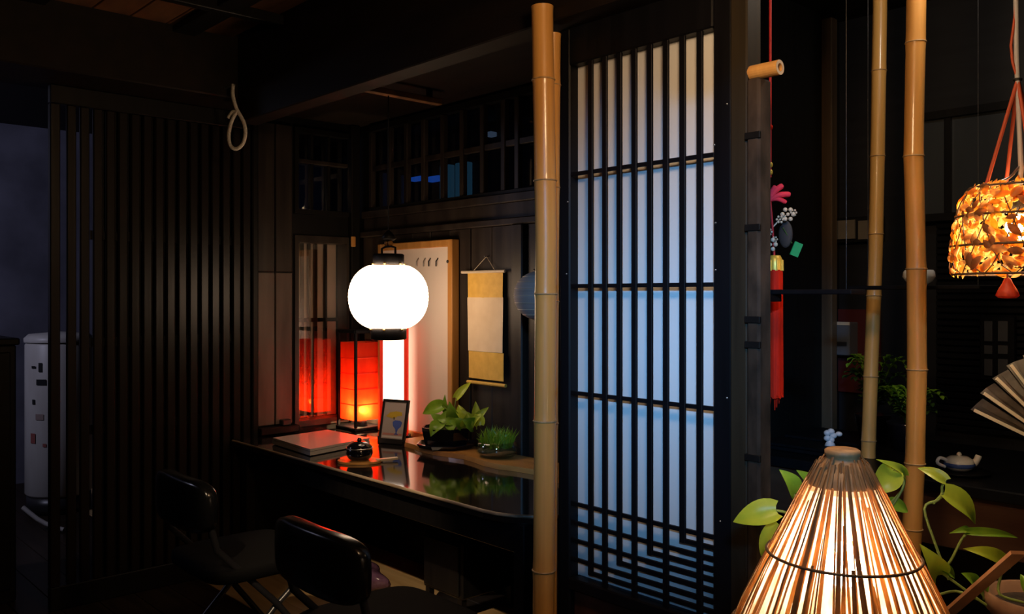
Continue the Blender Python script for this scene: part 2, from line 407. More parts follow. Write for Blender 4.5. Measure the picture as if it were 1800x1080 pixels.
onheater(-.155,.47,.035,.06, RLAB, 'warning_sticker'); onheater(-.11,.60,.05,.035, mat('grey_print',(.3,.22,.2),.7), 'printed_mark'); onheater(-.15,.69,.02,.03,DARKPL,'printed_mark'); onheater(-.08,.43,.02,.02,RLAB,'printed_mark')
hz = [W(40,872,d=4.9), W(52,882,d=4.9), W(66,893,d=4.9), W(80,901,d=4.9), W(95,907,d=4.9), W(112,912,d=4.9)]
zmin = min(p.z for p in hz)
hp = [Vector((p.x,p.y,max(p.z-zmin,0)+.014)) for p in hz]
o = obj('white_hose', MB().tube(hp, .013, 8), WHITEM, at=hp[0]); tag(o, 'white hose curving over the floor before the water heater', 'hose')

# rope loop on the beam
rp = thing('rope_loop', 'loop of white rope hanging from the dark corner beam', 'rope', W(412,150,d=3.86))
P = lambda x,y: W(x,y,d=3.86)
pts = [P(410,148),P(409,165),P(412,180),P(417,194),P(424,206),P(430,220),P(431,238),P(426,254),P(415,262),P(405,256),P(402,240),P(405,220),P(411,205),P(417,196)]
def smooth(pts, n=4):
    out = []
    for i in range(len(pts)-1):
        p0 = pts[max(i-1,0)]; p1 = pts[i]; p2 = pts[i+1]; p3 = pts[min(i+2,len(pts)-1)]
        for k in range(n):
            t = k/n
            out.append(.5*((2*p1)+(-p0+p2)*t+(2*p0-5*p1+4*p2-p3)*t*t+(-p0+3*p1-3*p2+p3)*t**3))
    return out+[pts[-1]]
obj('cord', MB().tube(smooth(pts), .0085, 8), ROPE, rp)
obj('tail', MB().tube(smooth([P(417,197),P(410,196),P(404,202),P(401,208)]), .007, 8), ROPE, rp)
obj('nail', MB().tube([Vector((-3.77,P(410,150).y,P(410,150).z)), P(410,150)+Vector((.012,0,0))], .004, 8), METAL, rp)

# ------------------------------------------------------------------ desk
dk = thing('desk', 'long black lacquered desk built into the nook', 'desk', (-2.9,2.2,0))
m_ = MB(); xr = -1.905
# top with a rounded right front corner
out = [(XL+.022,1.855),(-2.25,1.855)]
for k in range(7): 
    a = -PI/2 + (PI/2)*k/6; out.append((-2.15+.245*math.cos(a), 2.10+.245*math.sin(a)))
out += [(-1.905,2.525),(XL+.022,2.525)]
n = len(out)
out[1] = (-2.15,1.855); 
m_.add([(x,y,ZD) for x,y in out]+[(x,y,ZD-.03) for x,y in out], [tuple(range(n)), tuple(range(2*n-1,n-1,-1))]+[(i,n+i,n+(i+1)%n,(i+1)%n) for i in range(n)])
obj('desktop', m_, DESKM, dk)
e_ = [Vector((x,y,ZD-.006)) for x,y in out[:9]]
obj('edge_strip', MB().tube(e_, .006, 8), EDGE, dk, label='worn pale front edge of the desk')
obj('apron', B((XL+.03,1.90,ZD-.13), (-2.0,1.93,ZD-.03), .003), BLK, dk)
for x in (-3.95,-2.02):
    for y in (1.915,2.5): obj('leg', B((x-.025,y-.025,0), (x+.025,y+.025,ZD-.03), .004), BLK, dk)

# wooden slab on the desk
sl = MB(); fr = []
for i in range(17):
    x = -3.36 + i*(1.36/16); fr.append((x, 2.335 + .018*math.sin(i*1.3) + (.08 if i == 0 else 0)))
vs = [(x,y,ZD+.02) for x,y in fr] + [(x,2.52,ZD+.02) for x,y in fr]
vs += [(x,y-.004,ZD+.0005) for x,y in fr] + [(x,2.52,ZD+.0005) for x,y in fr]; k = 17; fs = []
for i in range(16):
    fs += [(i,i+1,k+i+1,k+i), (2*k+i,3*k+i,3*k+i+1,2*k+i+1), (2*k+i,2*k+i+1,i+1,i), (k+i,k+i+1,3*k+i+1,3*k+i)]
fs += [(0,k,3*k,2*k), (k-1,3*k-1,4*k-1,2*k-1)]
sl.add(vs, fs)
o = obj('wood_slab', sl, SLABM, at=(-2.7,2.43,ZD)); tag(o, 'honey brown live-edge wood slab along the back of the desk', 'board')
ZS = ZD+.02

# framed white board leaning in the corner
bd = thing('framed_board', 'tall white paper panel in a pine frame behind the round lantern', 'panel', (-3.46,2.555,ZD))
x0,x1,zt = -3.765,-3.155,1.598
y0,y1 = 2.53,2.574
obj('sheet', B((x0+.02,y0+.014,ZD+.03), (x1-.03,y1-.01,zt-.03)), WBOARD, bd)
obj('frame_side', B((x0,y0,ZD+.001), (x0+.03,y1,zt), .003), PINE, bd); obj('frame_side', B((x1-.034,y0,ZD+.001), (x1,y1,zt), .003), PINE, bd)
obj('frame_top', B((x0+.03,y0,zt-.034), (x1-.034,y1,zt), .003), PINE, bd); obj('frame_bottom', B((x0+.03,y0,ZD+.001), (x1-.034,y1,ZD+.03), .003), PINE, bd)
for px in (736,748,757,770):
    p = W(px,462,Y=y0+.014); obj('hook', MB().tube([p+Vector((0,0,.022)), p+Vector((0,-.012,.006)), p+Vector((0,-.012,-.018))], .003, 6), METAL if px<750 else DARKPL, bd)
p = W(787,460,Y=y0); obj('bolt', MB().ball(p, .008, .006, .008, 10, 6), DARKPL, bd)

# hanging scroll
sc = thing('hanging_scroll', 'small gold and cream hanging scroll on the dark boards', 'scroll', W(855,480,Y=2.555))
ys = 2.555
def scr(pxa, pya, pxb, pyb, m, nm, lab=None):
    a = W(pxa,pya,Y=ys); b = W(pxb,pyb,Y=ys); mb = MB(); vs = []; n = 8
    for i in range(n+1):
        u = i/n
        for j in range(7):
            v = j/6; x = a.x+(b.x-a.x)*v; z = a.z+(b.z-a.z)*u
            vs.append((x, ys-.004*math.sin(3*v+5*z)-.003*math.sin(v*PI), z))
    fs = [(i*7+j,i*7+j+1,(i+1)*7+j+1,(i+1)*7+j) for i in range(n) for j in range(6)]
    m2 = len(vs); vs2 = [(x,y+.0015,z) for x,y,z in vs]
    mb.add(vs+vs2, fs+[tuple(q+m2 for q in f[::-1]) for f in fs], True); obj(nm, mb, m, sc, lab)
scr(823,480,883,524, GOLD, 'upper_cloth', 'gold upper cloth'); scr(822,523,884,621, CREAM, 'picture_field', 'blank cream paper field'); scr(823,617,886,671, GOLD, 'lower_cloth', 'gold lower cloth')
a = W(812,479,Y=ys-.004); b = W(888,479,Y=ys-.004); b.z = a.z
obj('top_rod', MB().tube([a,b], .007, 10), RODM, sc)
a = W(822,671,Y=ys-.004); b = W(889,671,Y=ys-.004); b.z = a.z
obj('bottom_rod', MB().tube([a,b], .008, 10), GOLD, sc)
a = W(830,479,Y=ys); b = W(872,479,Y=ys); c = Vector(((a.x+b.x)/2, 2.57, a.z+.07))
obj('hanging_cord', MB().tube([a,c,b], .0015, 6), RODM, sc)
obj('nail', MB().tube([c+Vector((0,-.012,0)),c+Vector((0,.03,0))], .003, 6), METAL, sc)

# ------------------------------------------------------------------ lamps of the nook
LP = W(683,522,d=3.70); LR = .169
rl = thing('lantern_rail', 'short wooden rail under the nook ceiling carrying the round lantern', 'rail', (LP.x,2.15,2.2))
obj('bar', B((LP.x-.016,1.88,2.185), (LP.x+.016,2.40,2.212), .003), CEIL, rl)
for y in (1.92,2.34): obj('bracket', B((LP.x-.008,y-.012,2.212), (LP.x+.008,y+.012,2.25)), BLK, rl)
ln = thing('round_paper_lantern', 'large glowing white round paper lantern with black caps over the desk', 'lantern', LP)
prof = []
for i in range(49):
    th = -1.16 + 2.32*i/48
    r = LR*abs(math.cos(th))**.75*(1+.004*math.cos(i*PI)); z = .132*math.copysign(abs(math.sin(th)/math.sin(1.16))**.95, th)
    prof.append((r, z))
LANT = mat('lantern_paper', (.9,.88,.84), .8, emit=(1.0,.70,.46), es=6.0)
obj('paper_shade', MB().lathe(prof, LP, 48), LANT, ln)
tc_ = LP+Vector((0,0,.132)); bc_ = LP-Vector((0,0,.132))
obj('top_cap', MB().lathe([(0,0),(.062,0),(.066,.004),(.066,.046),(.060,.050),(0,.050)], tc_, 32), LACQ, ln)
obj('bottom_cap', MB().lathe([(0,0),(.074,0),(.076,-.004),(.076,-.046),(.070,-.05),(0,-.05)], bc_, 32), LACQ, ln)
for q in range(6):
    a = q*PI/3+.2
    obj('brass_pin', MB().ball(tc_+Vector((.068*math.cos(a),.068*math.sin(a),.008)), .005, n=8, m=6), BRASS, ln)
    obj('brass_pin', MB().ball(bc_+Vector((.078*math.cos(a),.078*math.sin(a),-.006)), .005, n=8, m=6), BRASS, ln)
ht_ = tc_+Vector((0,0,.05))
obj('handle', MB().tube([ht_+Vector((-.05,0,-.01)),ht_+Vector((-.05,0,.025)),ht_+Vector((-.02,0,.032)),ht_+Vector((.02,0,.032)),ht_+Vector((.05,0,.025)),ht_+Vector((.05,0,-.01))], .005, 8), BLK, ln)
obj('wood_bead', MB().ball(ht_+Vector((-.012,0,.045)), .012, n=12, m=8), PINE, ln); obj('wood_bead', MB().ball(ht_+Vector((.014,0,.045)), .012, n=12, m=8), PINE, ln)
obj('rosette', MB().lathe([(0,.056),(.02,.056),(.034,.066),(.02,.085),(.006,.10),(0,.10)], ht_, 16), BLK, ln)
obj('cord', MB().tube([ht_+Vector((0,0,.09)), Vector((LP.x,LP.y,2.187))], .003, 6), BLK, ln)

# square red lantern in the corner
rc = Vector((-3.885,2.505,ZD)); hs = .082
rd = thing('red_square_lantern', 'square red paper lantern in a black frame in the desk corner', 'lantern', rc)
def zz(py): return CZ+(518-py)/F*4.47
obj('base', B((rc.x-hs-.012,rc.y-hs-.012,ZD+.001), (rc.x+hs+.012,rc.y+hs+.012,ZD+.018), .004), LACQ, rd)
zt = zz(580); zp0, zp1 = zz(740), zz(603)
for sx in (-1,1):
    for sy in (-1,1): obj('post', B((rc.x+sx*hs-.007,rc.y+sy*hs-.007,ZD+.018), (rc.x+sx*hs+.007,rc.y+sy*hs+.007,zt), .002), LACQ, rd)
for s in (-1,1):
    obj('top_bar', B((rc.x-hs-.014,rc.y+s*hs-.008,zt-.018), (rc.x+hs+.014,rc.y+s*hs+.008,zt), .002), LACQ, rd)
    obj('top_bar', B((rc.x+s*hs-.008,rc.y-hs-.014,zt-.019), (rc.x+s*hs+.008,rc.y+hs+.014,zt-.001), .002), LACQ, rd)
RPAP = mat('red_lantern_paper', (.94,.17,.06), .7, col2=(.85,.11,.04), scale=(30,30,8), trans=.85)
nt_ = RPAP.node_tree; mo = nt_.nodes['Material Output']; prev = mo.inputs[0].links[0].from_socket
tp0 = nt_.nodes.new('ShaderNodeBsdfTransparent'); tp0.inputs[0].default_value = (1,.30,.12,1); mx0 = nt_.nodes.new('ShaderNodeMixShader'); mx0.inputs[0].default_value = .16
nt_.links.new(prev, mx0.inputs[1]); nt_.links.new(tp0.outputs[0], mx0.inputs[2]); nt_.links.new(mx0.outputs[0], mo.inputs[0])
RLINE = mat('paper_seam', (.95,.30,.15), .7, trans=.8)
hp_ = hs-.008
for (ax, s) in (('x',-1),('x',1),('y',-1),('y',1)):
    if ax == 'x': a = (rc.x+s*hp_, rc.y-hp_, zp0); b = (rc.x+s*(hp_+.0012), rc.y+hp_, zp1)
    else: a = (rc.x-hp_, rc.y+s*hp_, zp0); b = (rc.x+hp_, rc.y+s*(hp_+.0012), zp1)
    sh = obj('paper_side', B(a, b), RPAP, rd)
    for q in range(1,5):
        z = zp0+(zp1-zp0)*q/5
        if ax == 'x': obj('seam', B((rc.x+s*hp_-.001,rc.y-hp_,z-.002), (rc.x+s*(hp_+.003),rc.y+hp_,z+.002)), RLINE, sh)
        else: obj('seam', B((rc.x-hp_,rc.y+s*hp_-.001,z-.002), (rc.x+hp_,rc.y+s*(hp_+.003),z+.002)), RLINE, sh)
obj('bulb', MB().ball((rc.x+.040,rc.y-.018,zp0+.050), .017, n=14, m=10), emis('red_lantern_bulb', (1,.66,.32), 850), rd)
obj('bulb_holder', MB().lathe([(0,0),(.03,0),(.022,.03),(.014,.045),(.010,zp0+.034-ZD-.018),(0,zp0+.034-ZD-.018)], (rc.x+.040,rc.y-.018,ZD+.018), 16), DARKPL, rd)

# tall white lamp beside it
wp = W(693,757,Y=2.43); wx, wy = W(693,700,Y=2.44).x, 2.44
hw = .050
wlm = thing('white_tall_lamp', 'bright white upright paper lamp with red edges behind the tablet', 'lamp', (wx,wy,ZD))
def rb(u0,v0,z0,u1,v1,z1):      # box turned to face the room corner-on
    c = Vector((wx,wy,0)); q = [c+RGT*u+FWD*v for u,v in ((u0,v0),(u1,v0),(u1,v1),(u0,v1))]
    return MB().add([p+Vector((0,0,z)) for z in (z0,z1) for p in q], [(3,2,1,0),(4,5,6,7),(0,1,5,4),(1,2,6,5),(2,3,7,6),(3,0,4,7)])
hd = .030
obj('base', rb(-.075,-hd-.008,ZD+.001,.075,hd+.008,ZD+.02), LACQ, wlm)
ztl = CZ+(518-560)/F*4.15
obj('paper_shade', rb(-.050,-hd,ZD+.02,.050,hd,ztl-.01), mat('white_lamp_paper', (.9,.9,.88), .8, emit=(1,.74,.56), es=2.8), wlm)
REDL = mat('red_side_paper', (.75,.10,.05), .6, trans=.5)
for sx in (-1,1): obj('side_panel', rb(.0505*sx,-hd,ZD+.02,.066*sx,hd,ztl-.01), REDL, wlm, 'red paper side of the white lamp')
obj('top', rb(-.072,-hd-.004,ztl-.01,.072,hd+.004,ztl), LACQ, wlm)

# second, unlit paper lantern half behind the bamboo
ul = W(946,520,Y=2.30)
u_ = thing('unlit_paper_lantern', 'pale unlit round paper lantern half hidden behind the bamboo pole', 'lantern', ul)
r0 = .092; pr = []
for i in range(41):
    th = -1.40+2.80*i/40; pr.append((r0*math.cos(th)*(1+.012*(i%2)), r0*math.sin(th)))
obj('paper_shade', MB().lathe(pr, ul, 36), mat('grey_paper', (.62,.56,.54), .75, col2=(.48,.42,.40), scale=(3,3,80), trans=.3), u_)
for i in range(1,8): 
    th = -1.2+2.4*i/8; obj('rib', MB().torus(ul+Vector((0,0,r0*math.sin(th))), r0*math.cos(th)+.001, .0012, 36, 5), RODM, u_)
obj('cap', MB().lathe([(0,.012),(.018,.012),(.018,0),(0,0)], ul+Vector((0,0,r0-.003)), 16), BLK, u_)
obj('cord', MB().tube([ul+Vector((0,0,r0)), Vector((ul.x,ul.y,2.252))], .002, 6), BLK, u_)

# ------------------------------------------------------------------ things on the desk
# closed laptop
lc = [Vector((-3.74,1.93,0)),Vector((-3.35,1.905,0)),Vector((-3.43,2.262,0)),Vector((-3.78,2.245,0))]
lap = thing('laptop', 'closed silver laptop lying on the left end of the desk', 'laptop', (-3.57,2.08,ZD))
def prism(c, z0, z1, inset=0):
    m = (c[0]+c[1]+c[2]+c[3])/4; q = [p+(m-p)*inset for p in c]; n = 4
    return MB().add([(p.x,p.y,z0) for p in q]+[(p.x,p.y,z1) for p in q], [(3,2,1,0),(4,5,6,7)]+[(i,(i+1)%4,4+(i+1)%4,4+i) for i in range(4)])
obj('base', prism(lc, ZD+.004, ZD+.020), SILV, lap); obj('lid', prism(lc, ZD+.022, ZD+.032, .005), SILV, lap)
obj('hinge_gap', prism(lc, ZD+.018, ZD+.024, .02), DARKPL, lap)
for p in lc: obj('foot', MB().lathe([(0,0),(.01,0),(.01,.006),(0,.006)], p+( (lc[0]+lc[2])/2-p)*.12+Vector((0,0,ZD)), 10), DARKPL, lap)
# black lidded pot on a leaf-shaped tray
pb = W(632,808,z=ZD+.012); 
tr = MB(); vs = []; n = 28; c0 = Vector((pb.x,pb.y,ZD))
for k in range(n):
    a = 2*PI*k/n; r = .075 + .012*math.cos(2*a); x = r*math.cos(a); y = r*math.sin(a)
    vs.append(c0 + RGT*(x*1.05) + FWD*(y*1.0))
# handle
mb = MB(); mb.add([v+Vector((0,0,.001)) for v in vs]+[v+Vector((0,0,.010)) for v in vs], [tuple(range(n))[::-1], tuple(range(n,2*n))]+[(i,(i+1)%n,n+(i+1)%n,n+i) for i in range(n)])
tray = thing('serving_tray', 'small flat tray with a pale handle under the black pot', 'tray', c0)
obj('plate', mb, SLABM, tray)
obj('handle', MB().obox(c0+RGT*.07+Vector((0,0,.008)), c0+RGT*.155+FWD*.03+Vector((0,0,.012)), .028, .008), RODM, tray, 'pale wooden handle')
pot = thing('lidded_pot', 'small round shiny black lidded pot beside the laptop', 'pot', c0+Vector((0,0,.010)))
pz = c0+Vector((0,0,.0105))
obj('body', MB().lathe([(0,0),(.035,0),(.050,.012),(.056,.030),(.054,.046),(.050,.050)], pz, 28), POTM, pot)
obj('lid', MB().lathe([(.053,.050),(.052,.056),(.040,.068),(.022,.076),(0,.078)], pz, 28), POTM, pot)
obj('knob', MB().ball(pz+Vector((0,0,.083)), .010, n=12, m=8), POTM, pot)
obj('rim', MB().torus(pz+Vector((0,0,.050)), .054, .0025, 28, 6), METAL, pot)
# tablet / picture in a dark frame
tb = thing('picture_frame', 'dark framed picture of a blue goblet standing on the desk', 'picture', W(690,773,z=ZD))
bl = W(666,774,z=ZD+.012); br = W(711,778,z=ZD+.012)
ux = (br-bl); wid = ux.length; ux.normalize()
back = Vector((-ux.y,ux.x,0)); 
if back.dot(FWD) < 0: back = -back
up = (Vector((0,0,1))*math.cos(.22)+back*math.sin(.22)).normalized(); nr = -(ux.cross(up)); 
if nr.dot(FWD) > 0: nr = -nr
hgt = .195
def fq(u0, v0, u1, v1, t0, t1):
    vs = [bl+ux*(u*wid)+up*(v*hgt)+nr*t for t in (t0,t1) for u,v in ((u0,v0),(u1,v0),(u1,v1),(u0,v1))]
    return MB().add(vs, [(3,2,1,0),(4,5,6,7),(0,1,5,4),(1,2,6,5),(2,3,7,6),(3,0,4,7)])
obj('backing', fq(0,0,1,1,-.008,0), DARKPL, tb)
fw = .075; fh = .055
obj('frame_side', fq(0,0,fw,1,0,.006), DARKPL, tb); obj('frame_side', fq(1-fw,0,1,1,0,.006), DARKPL, tb)
obj('frame_top', fq(fw,1-fh,1-fw,1,0,.006), DARKPL, tb); obj('frame_bottom', fq(fw,0,1-fw,fh,0,.006), DARKPL, tb)
pic = obj('print', fq(fw,fh,1-fw,1-fh,0,.001), mat('print_ground', (.50,.44,.44), .4), tb)
def poly(pts, m, nm, t):
    vs = [bl+ux*(u*wid)+up*(v*hgt)+nr*t for u,v in pts]; obj(nm, MB().add(vs, [tuple(range(len(vs)))]), m, pic)
poly([(.16,.58),(.30,.68),(.55,.72),(.78,.70),(.80,.62),(.62,.60),(.48,.54),(.30,.56)], mat('print_yellow', (.62,.45,.05), .5), 'yellow_patch', .0016)
poly([(.12,.14),(.86,.14),(.86,.19),(.12,.19)], mat('print_pink', (.62,.28,.24), .5), 'pink_band', .0016)
poly([(.46,.46),(.55,.50),(.74,.50),(.83,.46),(.80,.36),(.70,.29),(.66,.20),(.74,.16),(.55,.16),(.62,.20),(.59,.29),(.49,.36)], mat('print_blue', (.08,.14,.55), .5), 'goblet', .0020)
poly([(.10,.08),(.88,.08),(.88,.125),(.10,.125)], mat('print_white', (.75,.72,.72), .5), 'white_band', .0016)
md = bl+ux*(wid/2)
foot = md+back*.055; foot.z = ZD+.002
obj('stand', MB().obox(md+up*(hgt*.6)-nr*.008, foot, .03, .004, up=ux), DARKPL, tb)
obj('foot_bar', fq(.05,-.06,.95,.0,-.012,.012), DARKPL, tb)
# dark pot with lime pothos
pc = W(806,782,z=ZS); pc.y = 2.425
pp = thing('potted_pothos', 'lime green pothos in a square navy-black pot on the slab', 'plant', pc)
def sqpot(prof, c, mbb, n=4, a0=PI/4):
    return mbb.lathe(prof, c, n, False, a0)
obj('saucer', sqpot([(0,.001),(.125,.001),(.138,.018),(.130,.020),(.118,.006),(0,.006)], pc, MB(), 8, PI/8), POTM, pp)
obj('pot', sqpot([(0,.007),(.098,.007),(.112,.075),(.114,.090),(.106,.090),(.100,.075),(0,.073)], pc, MB(), 8, PI/8), POTM, pp)
obj('soil', MB().lathe([(0,.080),(.10,.078)], pc, 12), SOIL, pp)
def pothos(par, leaves, stems, d0, vis=None):
    for i, (bx,by,tx,ty,wpx,dd,m) in enumerate(leaves):
        b = W(bx,by,d=d0+dd); t_ = W(tx,ty,d=d0+dd-.03*((i%3)-1))
        nrm = -FWD*.9 + Vector((0,0,.55)) + RGT*(.4*math.sin(i*2.1))
        obj('leaf', MB().leaf(b, t_, wpx*(d0+dd)/F, nrm, arch=.10+.05*(i%3)), m, par)
    for st in stems:
        pts = [W(a,b2,d=d0+dd) for a,b2,dd in st]
        obj('stem', MB().tube(smooth(pts,4), .0026, 6), STEMM, par)
dp = (pc-Vector((0,0,CZ))).dot(FWD)
lv = [(778,714,743,728,26,.02,GREEN),(781,752,757,728,24,-.03,GREEN),(775,746,757,768,26,-.07,GREEN),(802,700,828,672,15,.0,LIME),
      (800,738,768,738,30,-.05,GREEN),(805,745,790,706,28,-.02,GREEN),(815,745,806,712,24,.02,LIME),(826,748,800,722,26,-.06,LIME),
      (832,750,812,738,26,-.08,GREEN),(838,746,836,706,18,.03,LIME),(835,738,859,716,14,.0,LIME),(830,750,845,732,20,-.07,LIME),
      (800,752,783,745,22,-.09,GREEN),(818,752,822,728,24,-.09,LIME),(790,730,782,694,14,.05,GREEN),(843,748,838,724,22,-.03,LIME),(812,752,800,735,22,-.10,GREEN)]
stm = [[(800,752,0),(792,728,.01),(778,714,.02)],[(806,752,0),(800,720,0),(802,700,0)],[(800,752,-.02),(788,756,-.08),(781,750,-.03)],[(795,752,-.03),(785,744,-.08),(775,746,-.07)],[(832,752,0),(834,742,.0),(835,738,0)],[(838,755,.0),(838,750,.03),(838,746,.03)],[(798,752,.03),(792,740,.05),(790,730,.05)]]
pothos(pp, lv, stm, dp)
# glass bowl of moss
gc = W(888,800,z=ZS); gc.y = 2.435
gb = thing('glass_bowl', 'squat glass bowl of grassy moss at the end of the slab', 'terrarium', gc)
obj('bowl', MB().lathe([(0,.001),(.07,.001),(.088,.018),(.092,.038),(.086,.058),(.078,.066),(.076,.064),(.083,.056),(.089,.038),(.085,.02),(.068,.005),(0,.005)], gc, 36), CLEAR, gb)
obj('pebble_bed', MB().ball(gc+Vector((0,0,.024)), .080,.080,.020, 24, 10, bump=.05), mat('mossy_pebbles', (.20,.16,.08), .7, col2=(.05,.06,.02), scale=(60,60,60), bump=.6), gb, stuff=True)
gm = MB()
for i in range(260):
    a = random.random()*2*PI; r = .070*math.sqrt(random.random()); b = gc+Vector((r*math.cos(a), r*math.sin(a), .04))
    h = .03+.06*random.random(); t_ = b+Vector((random.uniform(-.04,.04), random.uniform(-.04,.04), h))
    mid = (b+t_)/2+Vector((0,0,.012)); wv = Vector((math.cos(a+1),math.sin(a+1),0))*.0022
    gm.add([b-wv,b+wv,mid+wv,mid-wv,t_], [(0,1,2,3),(3,2,4)])
obj('grass_blades', gm, GREEN, gb, stuff=True)
# small wooden tag at the transom
tg = W(621,424,X=XL+.024); o = obj('wooden_tag', B((tg.x-.004,tg.y-.014,tg.z-.03), (tg.x+.004,tg.y+.014,tg.z+.025), .003), PINE, at=tg); tag(o, 'small orange wooden tag hung in the nook corner', 'tag')
# small black charger on the ledge
cb = Vector((XL+.02,2.135,ZD+.041)); o = obj('black_block', B((cb.x-.02,cb.y-.025,cb.z), (cb.x+.02,cb.y+.025,cb.z+.03), .005), DARKPL, at=cb); tag(o, 'small black block on the ledge left of the mirrored panel', 'box')

# ------------------------------------------------------------------ under the desk
st = thing('low_black_cabinet', 'low black cabinet on short legs under the desk', 'cabinet', (-2.85,2.40,0))
obj('body', B((-2.98,2.235,.10), (-2.72,2.545,.335), .006), BLK, st)
obj('door', B((-2.965,2.225,.115), (-2.735,2.235,.32), .003), BLK, st)
for x in (-2.96,-2.745):
    for y in (2.255,2.525): obj('leg', B((x-.013,y-.013,0), (x+.013,y+.013,.10)), BLK, st)
pb_ = MB().ball((-3.45,2.16,.065), .26,.09,.064, 36, 16, ex=.8, bump=.12)
bagm = mat('purple_plastic', (.16,.08,.14), .22, col2=(.07,.03,.06), scale=(18,18,18), bump=1.0)
bg = thing('purple_bag', 'crumpled shiny purple bag lying on the floor under the desk', 'bag', (-3.45,2.16,0))
obj('body', pb_, bagm, bg); obj('tag', MB().ball((-3.62,2.09,.115), .03,.02,.012, 12, 8), mat('mustard_plastic',(.4,.28,.03),.5), bg, 'mustard yellow scrap')
cw = smooth([W(915,955,d=3.25), W(924,975,d=3.2), W(931,990,d=3.15), W(937,1002,d=3.1), W(945,1030,d=3.05)])
ptsf = cw+[Vector((cw[-1].x+.03,cw[-1].y,.006))]
o = obj('white_cable', MB().tube([Vector((cw[0].x,cw[0].y,ZD-.031))]+ptsf, .004, 6), WHITEM, at=ptsf[-1]); tag(o, 'thin white cable hanging from the right end of the desk', 'cable')

# folding chairs
def chair(label):
    t = thing('folding_chair', label, 'chair', (0,0,0), 'black folding chairs at the desk')
    obj('seat', MB().ball((0,.0,.425), .215,.21,.030, 40, 14, ex=.38), CLOTH, t)
    obj('backrest', MB().ball((0,-.235,.655), .216,.032,.085, 44, 16, ex=.45, bend=.45), VINYL, t)
    for s in (-1,1):
        x = s*.19
        obj('leg', MB().tube([(x,-.225,.66),(x,-.19,.52),(x,.02,.30),(x,.24,.010)], .011, 10), TUBEM, t)
        obj('leg', MB().tube([(x*.9,.17,.40),(x*.9,.02,.28),(x*.9,-.25,.010)], .011, 10), TUBEM, t)
    obj('crossbar', MB().tube([(-.19,.20,.062),(.19,.20,.062)], .008, 8), TUBEM, t)
    obj('crossbar', MB().tube([(-.17,-.21,.055),(.17,-.21,.055)], .008, 8), TUBEM, t)
    return t
ch = chair('black vinyl folding chair before the desk, the middle one nearer the camera')
ch.location = (-2.005,1.385,0)
dup(ch, (-2.88,1.385,0), 0, 'black vinyl folding chair farthest left, beside the slatted door')

# ------------------------------------------------------------------ lattice screen
xl, xr_ = W(1016,500,Y=YF+.030).x, W(1253,500,Y=YF-.006).x
zt_, zb_ = 2.01, .514
xo0, xo1 = W(986,500,Y=YF).x, W(1288,500,Y=YF).x
ls = thing('lattice_screen', 'tall black lattice screen with white paper behind its bars', 'screen', ((xo0+xo1)/2,YF,0))
obj('paper', B((xl-.01,YF+.030,zb_-.01), (xr_+.03,YF+.033,zt_+.01)), PAPER, ls)
obj('stile', B((xo0,YF-.006,.0), (xl,YF+.044,2.12), .004), LACQ, ls); obj('stile', B((xr_,YF-.006,.0), (xo1,YF+.044,2.12), .004), LACQ, ls)
obj('top_rail', B((xl,YF-.008,zt_), (xr_,YF+.044,2.12), .004), LACQ, ls)
obj('bottom_rail', B((xl,YF-.012,zb_-.035), (xr_,YF+.044,zb_), .004), LACQ, ls)
obj('lower_board', B((xl,YF+.012,.10), (xr_,YF+.035,zb_-.035), .003), mat('red_brown_board', (.075,.028,.018), .45, col2=(.035,.012,.008), scale=(14,14,2)), ls)
obj('foot_rail', B((xl,YF-.010,0), (xr_,YF+.044,.10), .004), LACQ, ls)
b1x, b8x = W(1036.7,500,Y=YF).x+.004, W(1228.7,500,Y=YF).x+.003; pitch = (b8x-b1x)/7; xbar = b1x-pitch
yb0, yb1 = YF-.004, YF+.004
ends = {7:.702, 5:.648, 3:.595, 1:.541}
for i in range(1,9):
    x = xbar+pitch*i
    obj('bar', B((x-.0086,yb0,ends.get(i,zb_)-(.006 if i in ends else 0)), (x+.0086,yb1,zt_), .001), LACQ, ls)
for z in (1.692,1.365,1.0525): obj('cross_bar', B((xl,yb0+.002,z-.0056), (xr_,yb1+.003,z+.0056), .001), LACQ, ls)
for z in (.729,.674,.622,.567): obj('cross_bar', B((xl,yb0+.002,z-.0056), (xr_,yb1+.003,z+.0056), .001), LACQ, ls)
for i, z in ends.items(): obj('step_bar', B((xbar+pitch*i-.0086,yb0+.002,z-.0056), (xr_,yb1+.003,z+.0056), .001), LACQ, ls)
for px, py in ((996,482),(998,355),(1256,255),(1258,475),(1258,392),(1266,917),(1278,183),(1278,700)):
    p = W(px,py,Y=YF-.006); obj('nail_head', MB().ball(p, .0032, n=8, m=6), METAL, ls)
# post at its right with small bamboo peg on top
po = thing('screen_post', 'dark weathered post at the right edge of the lattice screen', 'post', (W(1305,500,Y=YF).x,YF,0))
xa, xb, xc = W(1291,500,Y=YF).x, W(1321,500,Y=YF).x, W(1345,500,Y=YF).x
obj('inner_post', B((xa,YF-.02,0), (xb,YF+.044,2.12), .004), mat('olive_brown_wood', (.034,.025,.014), .6, spec=.2, col2=(.016,.012,.007), scale=(30,30,2)), po)
zpt = W(1332,140,Y=YF).z
obj('weathered_strip', B((xb+.001,YF-.026,0), (xc,YF+.03,zpt), .006), mat('weathered_wood', (.066,.045,.031), .75, spec=.15, col2=(.014,.010,.007), scale=(20,20,9), bump=.5), po, 'brown weathered strip')
for q, z in enumerate((1.72,1.50,1.28,1.22,.95)): obj('strap', B((xb-.002,YF-.029,z-.008), (xc+.002,YF-.02,z+.008), .001), BLK, po)
pe = W(1371,110,Y=YF); 
pg = thing('bamboo_peg', 'short hollow bamboo tube lying on top of the post', 'bamboo', (pe.x-.05,YF,zpt))
